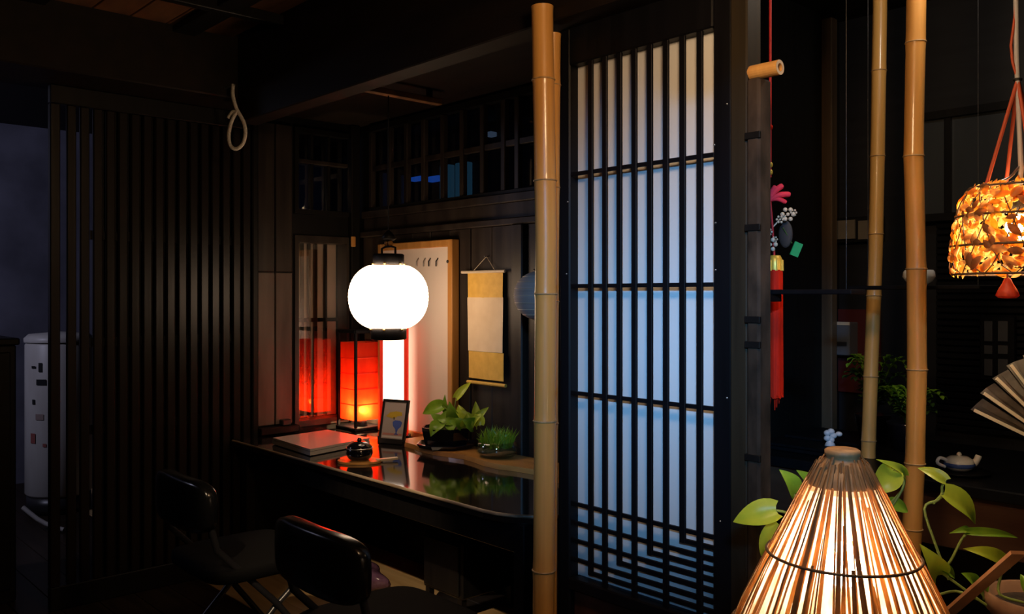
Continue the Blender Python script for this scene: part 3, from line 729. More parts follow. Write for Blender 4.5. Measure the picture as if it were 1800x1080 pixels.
A = Vector((xb-.002,YF,zpt+.0185)); Bv = Vector((pe.x,YF,zpt+.0185)); n = 20
def ring(c, r): return [c+Vector((0,r*math.cos(2*PI*k/n),r*math.sin(2*PI*k/n))) for k in range(n)]
vs = ring(A,.018)+ring(Bv,.018)+ring(Bv,.0095)+ring(A+Vector((.004,0,0)),.0095); fs = []
for q in range(3):
    for k in range(n): fs.append((q*n+k, q*n+(k+1)%n, (q+1)*n+(k+1)%n, (q+1)*n+k))
fs.append(tuple(range(3*n,4*n))); fs.append(tuple(range(n))[::-1])
obj('tube', MB().add(vs, fs, False), BAMB, pg)
obj('cut_rim', MB().add(ring(Bv+Vector((.0006,0,0)),.0178)+ring(Bv+Vector((.0006,0,0)),.0098), [(k,(k+1)%n,n+(k+1)%n,n+k) for k in range(n)]), RODM, pg)

# ------------------------------------------------------------------ bamboo poles
def bamboo(label, pts, nodes, r, m, name='bamboo_pole'):
    """pts: world polyline bottom->top, nodes: heights z of nodes"""
    zs = sorted(set([pts[0].z, pts[-1].z] + [p.z for p in pts] + nodes))
    def at(z):
        for a, b in zip(pts[:-1], pts[1:]):
            if a.z <= z <= b.z: return a+(b-a)*((z-a.z)/(b.z-a.z))
        return pts[-1]
    t = thing(name, label, 'bamboo', pts[0])
    L = [pts[0].z]+[z for z in nodes if pts[0].z < z < pts[-1].z]+[pts[-1].z]
    for a, b in zip(L[:-1], L[1:]):
        pp_, rr = [], []
        for u in (0,.02,.07,.3,.5,.7,.93,.98,1):
            z = a+(b-a)*u; pp_.append(at(z)); e = min(u,1-u)*(b-a)
            rr.append(r*(1+.06*math.exp(-e/.012)) if True else r)
        obj('culm_segment', MB().tube(pp_, rr, 24), m, t)
    for z in L[1:-1]:
        p = at(z); obj('node', MB().torus(p, r*1.045, r*.085, 28, 8), BAMN, t)
    return t
y1_ = 1.735
top = W(953,12,Y=y1_); mid = W(960,420,Y=y1_); bot = W(956,1000,Y=y1_); b0 = bot+(bot-mid)*(bot.z/(mid.z-bot.z)); 
nds = sorted([W(957,py,Y=y1_).z for py in (140,318,517,740,1003)])+[]
ndz = [.13]+nds
bamboo('thick bamboo pole standing before the left stile of the lattice screen', [Vector((b0.x,b0.y,0)),bot,mid,top], sorted(ndz), .0305, BAMB)
y2_ = 1.80
tp = W(972,60,Y=y2_); bt = W(966,900,Y=y2_)
bamboo('bamboo pole mostly hidden behind the thick one', [Vector((bt.x-.002,y2_,0)),bt,tp], sorted([W(972,py,Y=y2_).z for py in (150,330,530,745)]), .0225, BAMB)
d2 = 2.42
bp2 = [W(1610,-300,d=d2),W(1611,0,d=d2),W(1607,200,d=d2),W(1606,275,d=d2),W(1611,480,d=d2),W(1612,650,d=d2),W(1608,820,d=d2),W(1602,960,d=d2)]
low = bp2[-1]+(bp2[-1]-bp2[-2])*(bp2[-1].z/(bp2[-2].z-bp2[-1].z)); low.z = 0
bp2 = [low]+bp2[::-1]
bp2[-1].z = 2.53
bamboo('stout right bamboo pole standing between counter and cone lamp', bp2, sorted([.2]+[W(1607,py,d=d2).z for py in (75,275,473,650,815,930)]), .0255, BAMB)
ZC = .775
bp1 = [W(1526,805,z=ZC)]; d1 = (bp1[0]-Vector((0,0,CZ))).dot(FWD)
bp1 += [W(1531,650,d=d1),W(1539,450,d=d1),W(1543,250,d=d1),W(1547,0,d=d1)]; e = bp1[-1]+(bp1[-1]-bp1[-2])*.02; e.z = 2.53; bp1.append(e)
bp1[0].z = ZC+.001
bamboo('slim bamboo pole standing on the dark counter, left of the stout one', bp1, sorted([W(1540,py,d=d1).z for py in (125,275,412,520,662,775)]), .0235, BAMG)

# ------------------------------------------------------------------ right side : counter, window wall
struct('wall_garden', B((-1.9,3.66,0), (1.7,3.72,2.54)), mat('dark_siding', (.014,.014,.017), .45, col2=(.008,.008,.010), scale=(3,3,30)))
wg = bpy.data.objects['wall_garden']
pmn = None
xs0 = W(1640,500,Y=3.6).x
for i in range(40):
    z = .80+i*.026
    o = obj('siding_slat', B((xs0,3.630,z), (1.2,3.66,z+.020), .003), LACQ, wg) if pmn is None else pmn.copy()
    if pmn is not None: COL.objects.link(o); o.parent = wg; o.location = (0,0,z-.80)
    else: pmn = o
# upper grey window
a = W(1612,378,Y=3.6); b = W(1612,214,Y=3.6)
gw = struct('window_4', MB().box((a.x-.03,3.59,a.z-.03),(1.2,3.66,a.z)).box((a.x-.03,3.59,b.z),(1.2,3.66,b.z+.03)).box((a.x-.03,3.59,a.z),(a.x,3.66,b.z)), BLK)
obj('pane', B((a.x,3.62,a.z), (1.2,3.63,b.z)), mat('frosted_grey_pane', (.06,.065,.07), .35, col2=(.035,.04,.045), scale=(4,4,1)), gw)
xm = W(1665,300,Y=3.6).x; obj('glazing_bar', B((xm-.012,3.60,a.z),(xm+.012,3.62,b.z), .002), BLK, gw)
# dim little window with six panes
sw_ = struct('window_5', B((W(1722,500,Y=3.6).x,3.60,W(1722,668,Y=3.6).z), (W(1784,500,Y=3.6).x,3.62,W(1722,556,Y=3.6).z), .003), LACQ)
DIM = mat('dim_pane', (.055,.055,.06), .5)
for (xa_,xb_) in ((1731,1745),(1755,1772)):
    for (ya,yb) in ((565,600),(608,622),(632,660)):
        p = W(xa_,yb,Y=3.6); q = W(xb_,ya,Y=3.6); obj('pane', B((p.x,3.595,p.z),(q.x,3.60,q.z)), DIM, sw_)
# window with two tan panes at left
tan = mat('tan_paper_pane', (.20,.16,.105), .7, col2=(.14,.11,.08), scale=(9,9,9))
p = W(1455,428,Y=3.6); q = W(1545,378,Y=3.6)
w6 = struct('window_6', B((p.x,3.62,p.z),(q.x,3.66,q.z), .003), BLK)
for (xa_,xb_) in ((1462,1500),(1506,1540)):
    p = W(xa_,421,Y=3.6); q = W(xb_,386,Y=3.6); obj('pane', B((p.x,3.612,p.z),(q.x,3.62,q.z)), tan, w6)
# posts by the back wall
for (pa,pbb,m,lab) in ((1414,1440,mat('blue_black_paint',(.050,.060,.082),.4),'blue-black square post left of the brown post'),(1441,1462,mat('brown_post_wood',(.17,.105,.055),.5,col2=(.09,.055,.03),scale=(30,30,2)),'narrow brown wooden post behind the slim bamboo pole')):
    p = W(pa,500,Y=3.5); q = W(pbb,500,Y=3.5)
    o = obj('wall_post', B((p.x,3.5,.001),(q.x,3.55,2.52), .004), m, at=((p.x+q.x)/2,3.525,0)); tag(o, lab, 'post')
# counter
ct = thing('counter', 'dark counter with a red-brown front under the window wall', 'counter', (-.4,3.1,0))
obj('top', B((-1.83,2.73,ZC-.035),(1.1,3.48,ZC), .004), LACQ, ct)
obj('front_board', B((-1.82,2.75,ZC-.20),(1.08,2.78,ZC-.035), .003), mat('red_brown_front', (.10,.045,.026), .35, col2=(.045,.018,.011), scale=(2,16,16)), ct)
for x in (-1.78,-.35,1.0):
    for y in (2.80,3.40): obj('leg', B((x-.03,y-.03,0),(x+.03,y+.03,ZC-.035), .004), BLK, ct)
# tray at the left of the counter, white figure on it
tc = W(1425,792,z=ZC); 
tt = thing('black_tray', 'flat black tray on the left end of the counter', 'tray', (tc.x,tc.y,ZC))
obj('plate', B((tc.x-.16,tc.y-.10,ZC+.001),(tc.x+.16,tc.y+.10,ZC+.018), .004), LACQ, tt)
for s in (-1,1): obj('rim', B((tc.x-.16,tc.y+s*.10-.006,ZC+.018),(tc.x+.16,tc.y+s*.10+.006,ZC+.028), .002), LACQ, tt)
fgp = W(1459,784,z=ZC+.018); 
fg = thing('white_flower_figure', 'tiny white porcelain blossom figure on the black tray', 'figurine', (fgp.x,fgp.y,ZC+.018))
fb = Vector((fgp.x,fgp.y,ZC+.0185))
obj('stem', MB().lathe([(0,0),(.020,0),(.016,.008),(.008,.02),(.008,.035)], fb, 12), CERAM, fg)
for q in range(5):
    a = q*2*PI/5; obj('petal', MB().ball(fb+Vector((.012*math.cos(a)*RGT.x,.012*math.cos(a)*RGT.y,.036+.016*math.sin(a))), .013,.012,.011, 12, 8), CERAM, fg)
obj('bud', MB().ball(fb+RGT*.032+Vector((0,0,.042)), .013,.010,.009, 10, 8), CERAM, fg)
# white-blue porcelain teapot
tp_ = W(1686,833,z=ZC); tz = Vector((tp_.x,tp_.y,ZC))
te = thing('porcelain_teapot', 'small white and blue porcelain teapot on a dark dish on the counter', 'teapot', tz+Vector((0,0,.011)))
ds = thing('dark_dish', 'thin dark dish under the small porcelain teapot', 'dish', tz)
obj('plate', MB().lathe([(0,.001),(.05,.001),(.088,.008),(.09,.011),(.06,.009),(0,.009)], tz, 28), LACQ, ds)
obj('rim', MB().torus(tz+Vector((0,0,.010)), .089, .002, 28, 6), LACQ, ds)
c = tz+Vector((0,0,.0095))
obj('body', MB().lathe([(0,0),(.025,0),(.040,.010),(.045,.022),(.040,.036),(.026,.045),(0,.047)], c, 24), CERAM, te)
obj('band', MB().lathe([(.0432,.013),(.0462,.018),(.0462,.022),(.0445,.026)], c, 24), BLUEM, te, 'blue painted band')
obj('lid_knob', MB().ball(c+Vector((0,0,.051)), .008, n=10, m=8), CERAM, te)
hpts = [c-RGT*.040+Vector((0,0,.034)), c-RGT*.062+Vector((0,0,.040)), c-RGT*.068+Vector((0,0,.024)), c-RGT*.044+Vector((0,0,.012))]
obj('handle', MB().tube(smooth(hpts), .0055, 8), CERAM, te)
obj('spout', MB().tube(smooth([c+RGT*.038+Vector((0,0,.018)), c+RGT*.054+Vector((0,0,.030)), c+RGT*.062+Vector((0,0,.048))]), [.012]*4+[.010]*4+[.009], 10), CERAM, te)
# grey box, dark red panel, ferns behind
p = W(1461,623,Y=3.6); q = W(1499,567,Y=3.6)
gbx = thing('grey_wall_box', 'small grey metal box on the wall between post and slim pole', 'box', ((p.x+q.x)/2,3.6,(p.z+q.z)/2))
obj('casing', B((p.x,3.57,p.z),(q.x,3.658,q.z), .003), mat('blue_grey_paint',(.12,.13,.15),.4), gbx)
obj('top_strip', B((p.x-.002,3.565,q.z-.012),(q.x+.002,3.57,q.z+.002)), RODM, gbx, 'pale top strip')
obj('dial', B((p.x+.03,3.566,p.z+.04),(q.x-.012,3.57,p.z+.058)), DARKPL, gbx); obj('lamp_button', MB().ball((p.x+.022,3.568,p.z+.042), .009,.004,.008, 10, 8), CERAM, gbx)
p = W(1463,690,Y=3.6); q = W(1538,545,Y=3.6)
o = obj('red_wall_panel', B((p.x,3.645,p.z),(q.x,3.659,q.z), .002), mat('dark_red_paint',(.09,.012,.012),.5), at=(p.x,3.65,p.z)); tag(o, 'dark red panel on the wall behind the grey box', 'panel')
def fern(c, n, rad, h, label):
    t = thing('potted_fern', label, 'plant', c)
    obj('pot', MB().lathe([(0,.001),(.05,.001),(.065,.09),(.068,.10),(.060,.10),(0,.09)], c, 20), POTM, t)
    for i in range(n):
        a = i*2.4; L = rad*(.7+.5*random.random()); mbf = MB()
        pts = []
        for k in range(9):
            u = k/8; pts.append(c+Vector((math.cos(a)*L*u, math.sin(a)*L*u*.6, .095+h*(math.sin(u*2.0))*(.6+.6*random.random() if k==99 else 1)*(1-.25*(i%3)))))
        mbf.tube(pts, [.0025]*8+[.001], 5)
        for k in range(1,9):
            tdir = (pts[k]-pts[k-1]).normalized(); sd = tdir.cross(Vector((0,0,1))).normalized()
            for s in (-1,1):
                mbf.leaf(pts[k], pts[k]+sd*s*.06*(1-.75*k/9)+tdir*.02, .018, (0,0,1), heart=False, n=3)
        obj('frond', mbf, DKGRN if i%3 else GREEN, t)
f1 = W(1470,790,z=ZC); fern(Vector((f1.x,3.32,ZC+.001)), 16, .12, .22, 'dark fern on the counter behind the cone lamp top')
f2 = W(1597,790,z=ZC); fern(Vector((f2.x,3.20,ZC+.001)), 14, .10, .12, 'lower dark fern on the counter between the two bamboo poles')
# hanging shelves
def hshelf(px0,px1,py,y,dep,label,post=False):
    a = W(px0,py,Y=y); b = W(px1,py,Y=y); z = W((px0+px1)/2,py,Y=y).z
    t = thing('hanging_shelf', label, 'shelf', ((a.x+b.x)/2,y+dep/2,z))
    obj('board', B((a.x,y,z-.012),(b.x,y+dep,z), .002), LACQ, t)
    if post: obj('bracket', B((a.x-.012,1.9005,z-.030),(a.x+.012,y+dep*.6,z-.012), .002), BLK, t)
    for x in ((b.x-.03,) if post else (a.x+.03,b.x-.03)): obj('wire', MB().tube([(x,y+dep/2,z-.012),(x,y+dep/2,2.53)], .0010, 6), DARKPL, t)
    return (a.x,b.x,z,y)
s1 = hshelf(1350,1496,509,1.925,.075,'thin black hanging shelf crossing before the red tassel', True)
s2 = hshelf(1490,1722,502,2.62,.15,'thin black hanging shelf behind the stout bamboo pole')
bw = W(1613,500,Y=2.68); bz = Vector((bw.x,2.69,s2[2]+.001))
bo = thing('white_bowl', 'rounded white porcelain bowl on the shelf behind the stout pole', 'bowl', bz)
obj('body', MB().lathe([(0,0),(.022,0),(.024,.004),(.038,.012),(.046,.026),(.044,.040),(.040,.046),(.036,.044),(.030,.03),(0,.012)], bz, 28), CERAM, bo)
obj('foot', MB().torus(bz+Vector((0,0,.003)), .022, .003, 20, 6), CERAM, bo)
# folding fan
dv = 2.15; pv = W(1905,815,d=dv)
fn = thing('folding_fan', 'open grey-brown pleated folding fan at the right edge', 'fan', pv)
FANM = mat('fan_paper', (.36,.31,.27), .6, col2=(.20,.17,.15), scale=(30,30,30))
Rf = .302; NB = 12
for i in range(NB):
    a = math.radians(151 - i*9.0); w_ = math.radians(6.6)
    def fp(r, an, off): return pv + RGT*(r*math.cos(an)) + Vector((0,0,r*math.sin(an))) + FWD*off
    vs = []
    for r in (.085,Rf):
        vs += [fp(r,a+w_/2,.012), fp(r,a,.0+.004*(i%2)), fp(r,a-w_/2,-.012)]
    vs2 = [v+FWD*.002 for v in vs]; fs = [(0,1,4,3),(1,2,5,4)]
    mb = MB().add(vs+vs2, fs+[tuple(q+6 for q in f[::-1]) for f in fs]); obj('fan_leaf', mb, FANM, fn)
    obj('rib', MB().obox(fp(.0,a,-.006), fp(Rf+.004,a+w_*.5,-.010), .008, .003, up=FWD), RODM, fn)
obj('pivot', MB().ball(pv-FWD*.012, .008, n=10, m=8), BRASS, fn)
fs_ = thing('fan_stand', 'small dark stand under the pleated fan', 'stand', Vector((pv.x,pv.y,ZC)))
pz0 = Vector((pv.x,pv.y,0))
obj('column', MB().lathe([(0,.0),(.05,.0),(.05,.012),(.012,.02),(.010,pv.z-.012),(0,pv.z-.012)], pz0, 16), BLK, fs_); fs_.location.z = 0
for ch_ in fs_.children: ch_.location.z = 0
obj('cradle', MB().torus(Vector((pv.x,pv.y,pv.z-.012)), .02, .005, 16, 6), BLK, fs_)
for me_ in [c_ for c_ in fs_.children if c_.name.startswith('column')]:
    me_.location.z = ZC
# ------------------------------------------------------------------ hanging knot ornament
dn = 2.28
on = thing('tassel_ornament', 'red hanging knot ornament with a long red tassel beside the post', 'ornament', W(1356,450,d=dn))
tl = W(1354,20,d=dn); tl.z = 2.53
obj('cord', MB().tube([tl, W(1354,225,d=dn), W(1354,312,d=dn)], .0035, 8), REDC, on)
for py in (224,290,303): obj('bead', MB().ball(W(1354,py,d=dn), .007,.007,.008, 10, 8), REDM if py<250 else GOLDT, on)
k0 = W(1352,352,d=dn)
for (tx,ty,r) in ((1389,342,.0075),(1376,326,.0075),(1364,328,.007),(1382,356,.006),(1348,340,.008)):
    obj('loop', MB().tube(smooth([k0, (k0+W(tx,ty,d=dn))/2+Vector((0,0,.006)), W(tx,ty,d=dn)]), [r*.9]*4+[r]*4+[r*.7], 8), PINK, on)
obj('cord', MB().tube([W(1353,340,d=dn), W(1358,400,d=dn), W(1361,452,d=dn)], .003, 6), REDC, on)
obj('pouch', MB().ball(W(1381,412,d=dn+.012), .020,.010,.036, 18, 12), mat('charcoal_cloth',(.03,.03,.033),.8), on)
BEADW = mat('ivory_bead',(.55,.50,.40),.45)
def blossom(px,py,r):
    c = W(px,py,d=dn-.008); mb = MB()
    for q in range(6):
        a = q*PI/3; mb.ball(c+RGT*(r*math.cos(a))+Vector((0,0,r*math.sin(a))), r*.42, n=8, m=6)
    mb.ball(c, r*.35, n=8, m=6); obj('blossom', mb, BEADW, on)
for (px,py,r) in ((1354,430,.014),(1385,377,.014),(1371,386,.008),(1395,374,.007),(1352,408,.007),(1362,421,.006)): blossom(px,py,r)
obj('bead_string', MB().tube([W(1358,400,d=dn),W(1371,386,d=dn),W(1385,377,d=dn)], .002, 6), BEADW, on)
c = W(1399,438,d=dn); obj('green_tag', MB().obox(c+RGT*-.006+Vector((0,0,-.018)), c+RGT*.008+Vector((0,0,.016)), .022, .006, up=FWD), mat('jade_green',(.01,.30,.10),.4), on, 'bright green tag')
obj('tag_string', MB().tube([W(1376,400,d=dn),W(1392,428,d=dn)], .0015, 6), DKGRN, on)
tt_ = W(1362,452,d=dn); zb = W(1362,690,d=dn).z; r = .0205
obj('tassel_cap', MB().lathe([(0,.004),(.014,.004),(.019,-.006),(r,-.02),(r,-.036)], tt_, 20), GOLDT, on, 'gold wrapped top')
for q in range(8):
    a = q*PI/4; obj('gold_wrap', MB().tube([tt_+Vector((r*math.cos(a),r*math.sin(a),-.008)), tt_+Vector((r*1.03*math.cos(a),r*1.03*math.sin(a),-.036))], .0025, 6), GOLDT, on)
mb = MB(); n = 30; rows = []
zt2 = tt_.z-.034
vs = []; N = 12
for i in range(N+1):
    u = i/N
    for k in range(n):
        a = 2*PI*k/n; rr = r*(1.0+.10*u)*(1+.035*math.sin(k*PI)) * (1+.03*math.sin(9*a))
        zz_ = zt2+(zb-zt2)*u - (.016*abs(math.sin(a*4)) if i == N else 0)
        vs.append((tt_.x+rr*math.cos(a), tt_.y+rr*math.sin(a), zz_))
mb.add(vs, [(i*n+k,(i+1)*n+k,(i+1)*n+(k+1)%n,i*n+(k+1)%n) for i in range(N) for k in range(n)], True)
mb.add(vs[-n:], [tuple(range(n))])
obj('tassel_skirt', mb, REDM, on)
for (dx, L_) in ((-.012,.03),(0,.045),(.011,.028),(.005,.038)):
    p = Vector((tt_.x,tt_.y,zb-.002))+RGT*dx; obj('fringe_strand', MB().tube([p+Vector((0,0,.01)), p-Vector((0,0,L_))], [.005,.001], 6), REDM, on)

# ------------------------------------------------------------------ table with the cone lamp and pothos
tbz = .62
ta = thing('low_table', 'dark low table under the bamboo cone lamp', 'table', (-.6,1.52,0))
obj('top', B((-1.0,1.0,tbz-.03),(-.2,2.05,tbz), .004), BLK, ta)
for x in (-.95,-.25):
    for y in (1.05,2.0): obj('leg', B((x-.025,y-.025,0),(x+.025,y+.025,tbz-.03), .004), BLK, ta)
dl = 1.40; cl = W(1481,788,d=dl); cx, cy = cl.x, cl.y
ol = thing('bamboo_cone_lamp', 'glowing cone lamp woven of split bamboo at the lower right', 'lamp', (cx,cy,tbz))
def Zc(py): return CZ+(518-py)/F*dl
cprof = [(.0250,Zc(797)),(.0440,Zc(823)),(.0600,Zc(860)),(.0770,Zc(903)),(.1130,Zc(973)),(.1590,Zc(1077)),(.200,.72),(.222,.655)]
def rad(z):
    for (r0,z0),(r1,z1) in zip(cprof[:-1],cprof[1:]):
        if z1 <= z <= z0: return r0+(r1-r0)*(z0-z)/(z0-z1)
    return cprof[0][0] if z > cprof[0][1] else cprof[-1][0]
def tmat(name, col, col2, sc, tr, rough=.6): return mat(name, col, rough, col2=col2, scale=sc, trans=tr)
LINER = tmat('lamp_liner', (.96,.90,.80), (.72,.48,.25), (55,55,5), .8)
nt_ = LINER.node_tree; mo = nt_.nodes['Material Output']; prev = mo.inputs[0].links[0].from_socket
tp0 = nt_.nodes.new('ShaderNodeBsdfTransparent'); mx0 = nt_.nodes.new('ShaderNodeMixShader'); mx0.inputs[0].default_value = .35
nt_.links.new(prev, mx0.inputs[1]); nt_.links.new(tp0.outputs[0], mx0.inputs[2]); nt_.links.new(mx0.outputs[0], mo.inputs[0])
STRIP = tmat('split_bamboo', (.78,.48,.20), (.42,.21,.07), (60,60,6), .55)
STRIPD= tmat('split_bamboo_dark', (.40,.20,.07), (.16,.08,.03), (30,30,6), .3)
nl = MB(); nl.lathe([(max(rad(z)-.008,.01),z) for z in [Zc(862)+i*(.66-Zc(862))/10 for i in range(11)]], (cx,cy,0), 40)
obj('paper_liner', nl, LINER, ol)
zl = [Zc(797)+(i/9)*(.655-Zc(797)) for i in range(10)]
NST = 128
for i in range(NST):
    a = 2*PI*(i+1.1*random.uniform(-1,1))/NST; da = random.gauss(0,.07); z1 = .655; z0 = Zc(800+random.uniform(0,14)) if i%2==0 else Zc(845+random.uniform(0,150))
    vs = []; wid_ = random.uniform(.0024,.0085)
    zs_ = [z0+(z1-z0)*k/7 for k in range(8)]; offs = random.uniform(-.0005,.0035)
    for k, z in enumerate(zs_):
        u = k/7; an = a+da*u; r = rad(z)+offs+.0015*math.sin(5*u+i); e = Vector((math.cos(an),math.sin(an),0)); t_ = Vector((-math.sin(an),math.cos(an),0))
        hw_ = wid_*(.55+.75*u)/1.25*.75
        hw_ = min(hw_, r*PI/NST*1.9+.0010)
        c = Vector((cx,cy,z))+e*r
        vs += [c-t_*hw_, c+e*.0012, c+t_*hw_, c-e*.0012]
    fs = []
    for k in range(7):
        for j in range(4): fs.append((k*4+j,k*4+(j+1)%4,(k+1)*4+(j+1)%4,(k+1)*4+j))
    obj('bamboo_strip', MB().add(vs, fs, False), STRIP if random.random() < .68 else STRIPD, ol)
RINGM = mat('dark_cane', (.07,.035,.015), .6, col2=(.14,.07,.03), scale=(90,90,90))
for py, tilt in ((973,0),(1112,0)):
    z = Zc(py)+.0; obj('cane_ring', MB().torus((cx,cy,z), rad(z)+.0045, .0024, 60, 6), RINGM, ol)
for z in (.76,.70,.66): obj('cane_ring', MB().torus((cx,cy,z), rad(z)+.0045, .003, 60, 6), RINGM, ol)
obj('neck_binding', MB().lathe([(.0,Zc(788)+.001),(.0235,Zc(789)),(.0275,Zc(792)),(.0275,Zc(800)),(.0255,Zc(803)),(.0300,Zc(812)),(.0430,Zc(826)),(.0500,Zc(842)),(.0545,Zc(852))], (cx,cy,0), 30), mat('bound_bamboo',(.52,.29,.12),.55,col2=(.22,.11,.04),scale=(40,40,12),bump=.6), ol)
obj('bulb', MB().ball((cx,cy,.905), .030,.030,.036, 16, 12), emis('cone_bulb',(1,.80,.58),105), ol)
obj('bulb_holder', MB().lathe([(0,tbz+.012),(.03,tbz+.012),(.022,tbz+.05),(.015,.86),(.015,.872),(0,.872)], (cx,cy,0), 16), DARKPL, ol)
obj('base', MB().lathe([(0,tbz+.001),(.225,tbz+.001),(.228,tbz+.012),(.224,.655),(.20,.655),(.20,tbz+.012),(0,tbz+.012)], (cx,cy,0), 40), BLK, ol)

# pothos behind the cone lamp
d3 = 1.74; p3 = W(1480,1000,d=d3); pc3 = Vector((p3.x,p3.y,tbz+.001))
g3 = thing('trailing_pothos', 'green pothos whose leaves spread behind the cone lamp', 'plant', pc3)
obj('pot', MB().lathe([(0,0),(.055,0),(.075,.12),(.080,.13),(.072,.13),(.066,.115),(0,.11)], pc3, 24), POTM, g3)
obj('soil', MB().lathe([(0,.122),(.068,.12)], pc3, 16), SOIL, g3)
lv3 = [(1364,898,1289,918,46,-.04,LIME),(1396,869,1370,826,38,.0,GREEN),(1428,856,1400,827,30,.03,GREEN),(1372,925,1338,978,46,-.02,LIME),
       (1569,826,1530,868,48,.0,LIME),(1590,838,1540,808,17,.02,LIME),(1562,886,1596,900,26,.04,GREEN),(1420,878,1392,862,22,.05,DKGRN)]
st3 = [[(1480,1000,0),(1430,935,0),(1390,905,-.03),(1364,898,-.04)],[(1475,1000,0),(1420,910,0),(1400,885,0),(1396,869,0)],[(1478,1000,.01),(1450,900,.03),(1428,856,.03)],
       [(1470,1005,0),(1410,945,-.01),(1372,925,-.02)],[(1490,1000,0),(1540,930,0),(1578,875,.01),(1589,850,.01),(1583,836,.01),(1569,826,0)],[(1558,892,.01),(1586,862,.02),(1590,838,.02)],[(1530,940,.02),(1552,900,.03),(1562,886,.04)],[(1450,930,.03),(1432,890,.05),(1420,878,.05)]]
pothos(g3, lv3, st3, d3)
# pothos in terracotta pot at lower right
d4 = 1.62; p4 = W(1832,1050,d=d4); pc4 = Vector((p4.x,p4.y,tbz+.001)); hpot = p4.z-tbz
g4 = thing('terracotta_pothos', 'pothos with long vines in a brown pot at the lower right corner', 'plant', pc4)
obj('pot', MB().lathe([(0,0),(.062,0),(.088,hpot-.03),(.094,hpot-.03),(.096,hpot),(.086,hpot),(.080,hpot-.03),(0,hpot-.035)], pc4, 28), TERRA, g4)
obj('soil', MB().lathe([(0,hpot-.018),(.083,hpot-.02)], pc4, 16), SOIL, g4)
lv4 = [(1662,846,1613,823,24,.08,LIME),(1660,868,1714,922,46,.06,LIME),(1702,936,1669,938,15,.04,GREEN),(1700,936,1789,946,16,.02,GREEN),(1766,990,1693,965,28,.02,LIME),
       (1648,1012,1617,957,40,.04,LIME),(1652,996,1678,1018,20,.03,GREEN),(1716,1030,1690,1008,26,.04,GREEN),(1728,1034,1742,1012,20,.04,GREEN),(1806,1042,1794,1010,22,.0,GREEN),(1622,1040,1640,1020,22,.05,DKGRN)]
st4 = [[(1790,1075,0),(1745,1070,.02),(1700,1040,.03),(1655,1008,.04),(1646,1012,.04)],[(1668,1020,.04),(1645,960,.06),(1625,895,.07),(1648,880,.07),(1660,868,.06)],[(1640,886,.07),(1655,870,.08),(1656,856,.08),(1662,846,.08)],
       [(1655,1008,.04),(1672,985,.04),(1690,950,.04),(1702,936,.03)],[(1800,1060,.0),(1757,1045,.01),(1760,1010,.02),(1766,990,.02)],[(1745,1070,.02),(1730,1050,.04),(1716,1030,.04)],[(1730,1055,.04),(1728,1034,.04)],[(1805,1060,0),(1806,1042,0)],[(1720,1055,.03),(1680,1040,.05),(1640,1048,.05),(1622,1040,.05)],[(1652,1008,.04),(1655,1000,.03),(1652,996,.03)]]
pothos(g4, lv4, st4, d4)
sb = W(1600,1142,z=tbz); sbt = W(1790,972,d=1.40)
o = obj('wooden_stick', MB().obox(sb+Vector((0,0,.006)), sbt, .024, .006, up=-FWD), mat('tan_stick',(.46,.22,.10),.55,col2=(.36,.16,.07),scale=(30,30,30)), at=sb); tag(o, 'flat tan wooden stick leaning on the brown pot', 'stick')

# ------------------------------------------------------------------ hanging woven basket lamp
d5 = 1.92; bcx = W(1792,400,d=d5); bx_, by_ = bcx.x, bcx.y
def Zb(py): return CZ+(518-py)/F*d5
k5 = d5/F
bprof = [(50*k5,Zb(321)),(76*k5,Zb(328)),(92*k5,Zb(355)),(101*k5,Zb(395)),(107*k5,Zb(440)),(108*k5,Zb(470)),(102*k5,Zb(484))]
bl_ = thing('woven_basket_lamp', 'glowing orange woven basket lamp hanging at the right edge', 'lamp', Vector((bx_,by_,Zb(484))))
CH = [tmat('amber_chip',(.95,.60,.12),(.85,.42,.05),(40,40,40),.75), tmat('straw_chip',(.92,.68,.32),(.75,.45,.15),(40,40,40),.7), tmat('brown_chip',(.50,.22,.06),(.28,.10,.03),(40,40,40),.5)]
cmesh = []
for j in range(3):
    tmp = obj('reed_chip', MB().leaf(Vector((0,-.014,0))+bl_.location,Vector((0,.014,0))+bl_.location,.013,(0,0,1),arch=.18,fold=-.2,heart=False,n=4,thick=.001), CH[j], bl_); cmesh.append(tmp)
def brad(z):
    for (r0,z0),(r1,z1) in zip(bprof[:-1],bprof[1:]):
        if z1 <= z <= z0: return r0+(r1-r0)*(z0-z)/(z0-z1), (r1-r0)/(z0-z1)
    return bprof[-1][0], 0
inn = MB()
for i in range(620):
    z = random.uniform(Zb(482),Zb(325)); a = random.uniform(0,2*PI); r, sl_ = brad(z); r -= .006
    e = Vector((math.cos(a),math.sin(a),0)); t_ = Vector((-math.sin(a),math.cos(a),0)); q = random.uniform(0,PI); dv_ = t_*math.cos(q)+Vector((0,0,1))*math.sin(q)
    c = Vector((bx_,by_,z))+e*(r+random.uniform(-.004,.002))
    if (c-Vector((0,0,CZ))).dot(FWD) < d5 and math.hypot(c.dot(RGT)-Vector((bx_,by_,0)).dot(RGT), z-Zb(395)) < .034: continue
    inn.leaf(c-dv_*.014, c+dv_*.014, .012, e, arch=.15, fold=-.2, heart=False, n=3, thick=.0008)
obj('inner_chips', inn, tmat('inner_chip',(.95,.62,.18),(.70,.32,.06),(70,70,70),.7), bl_, stuff=True)
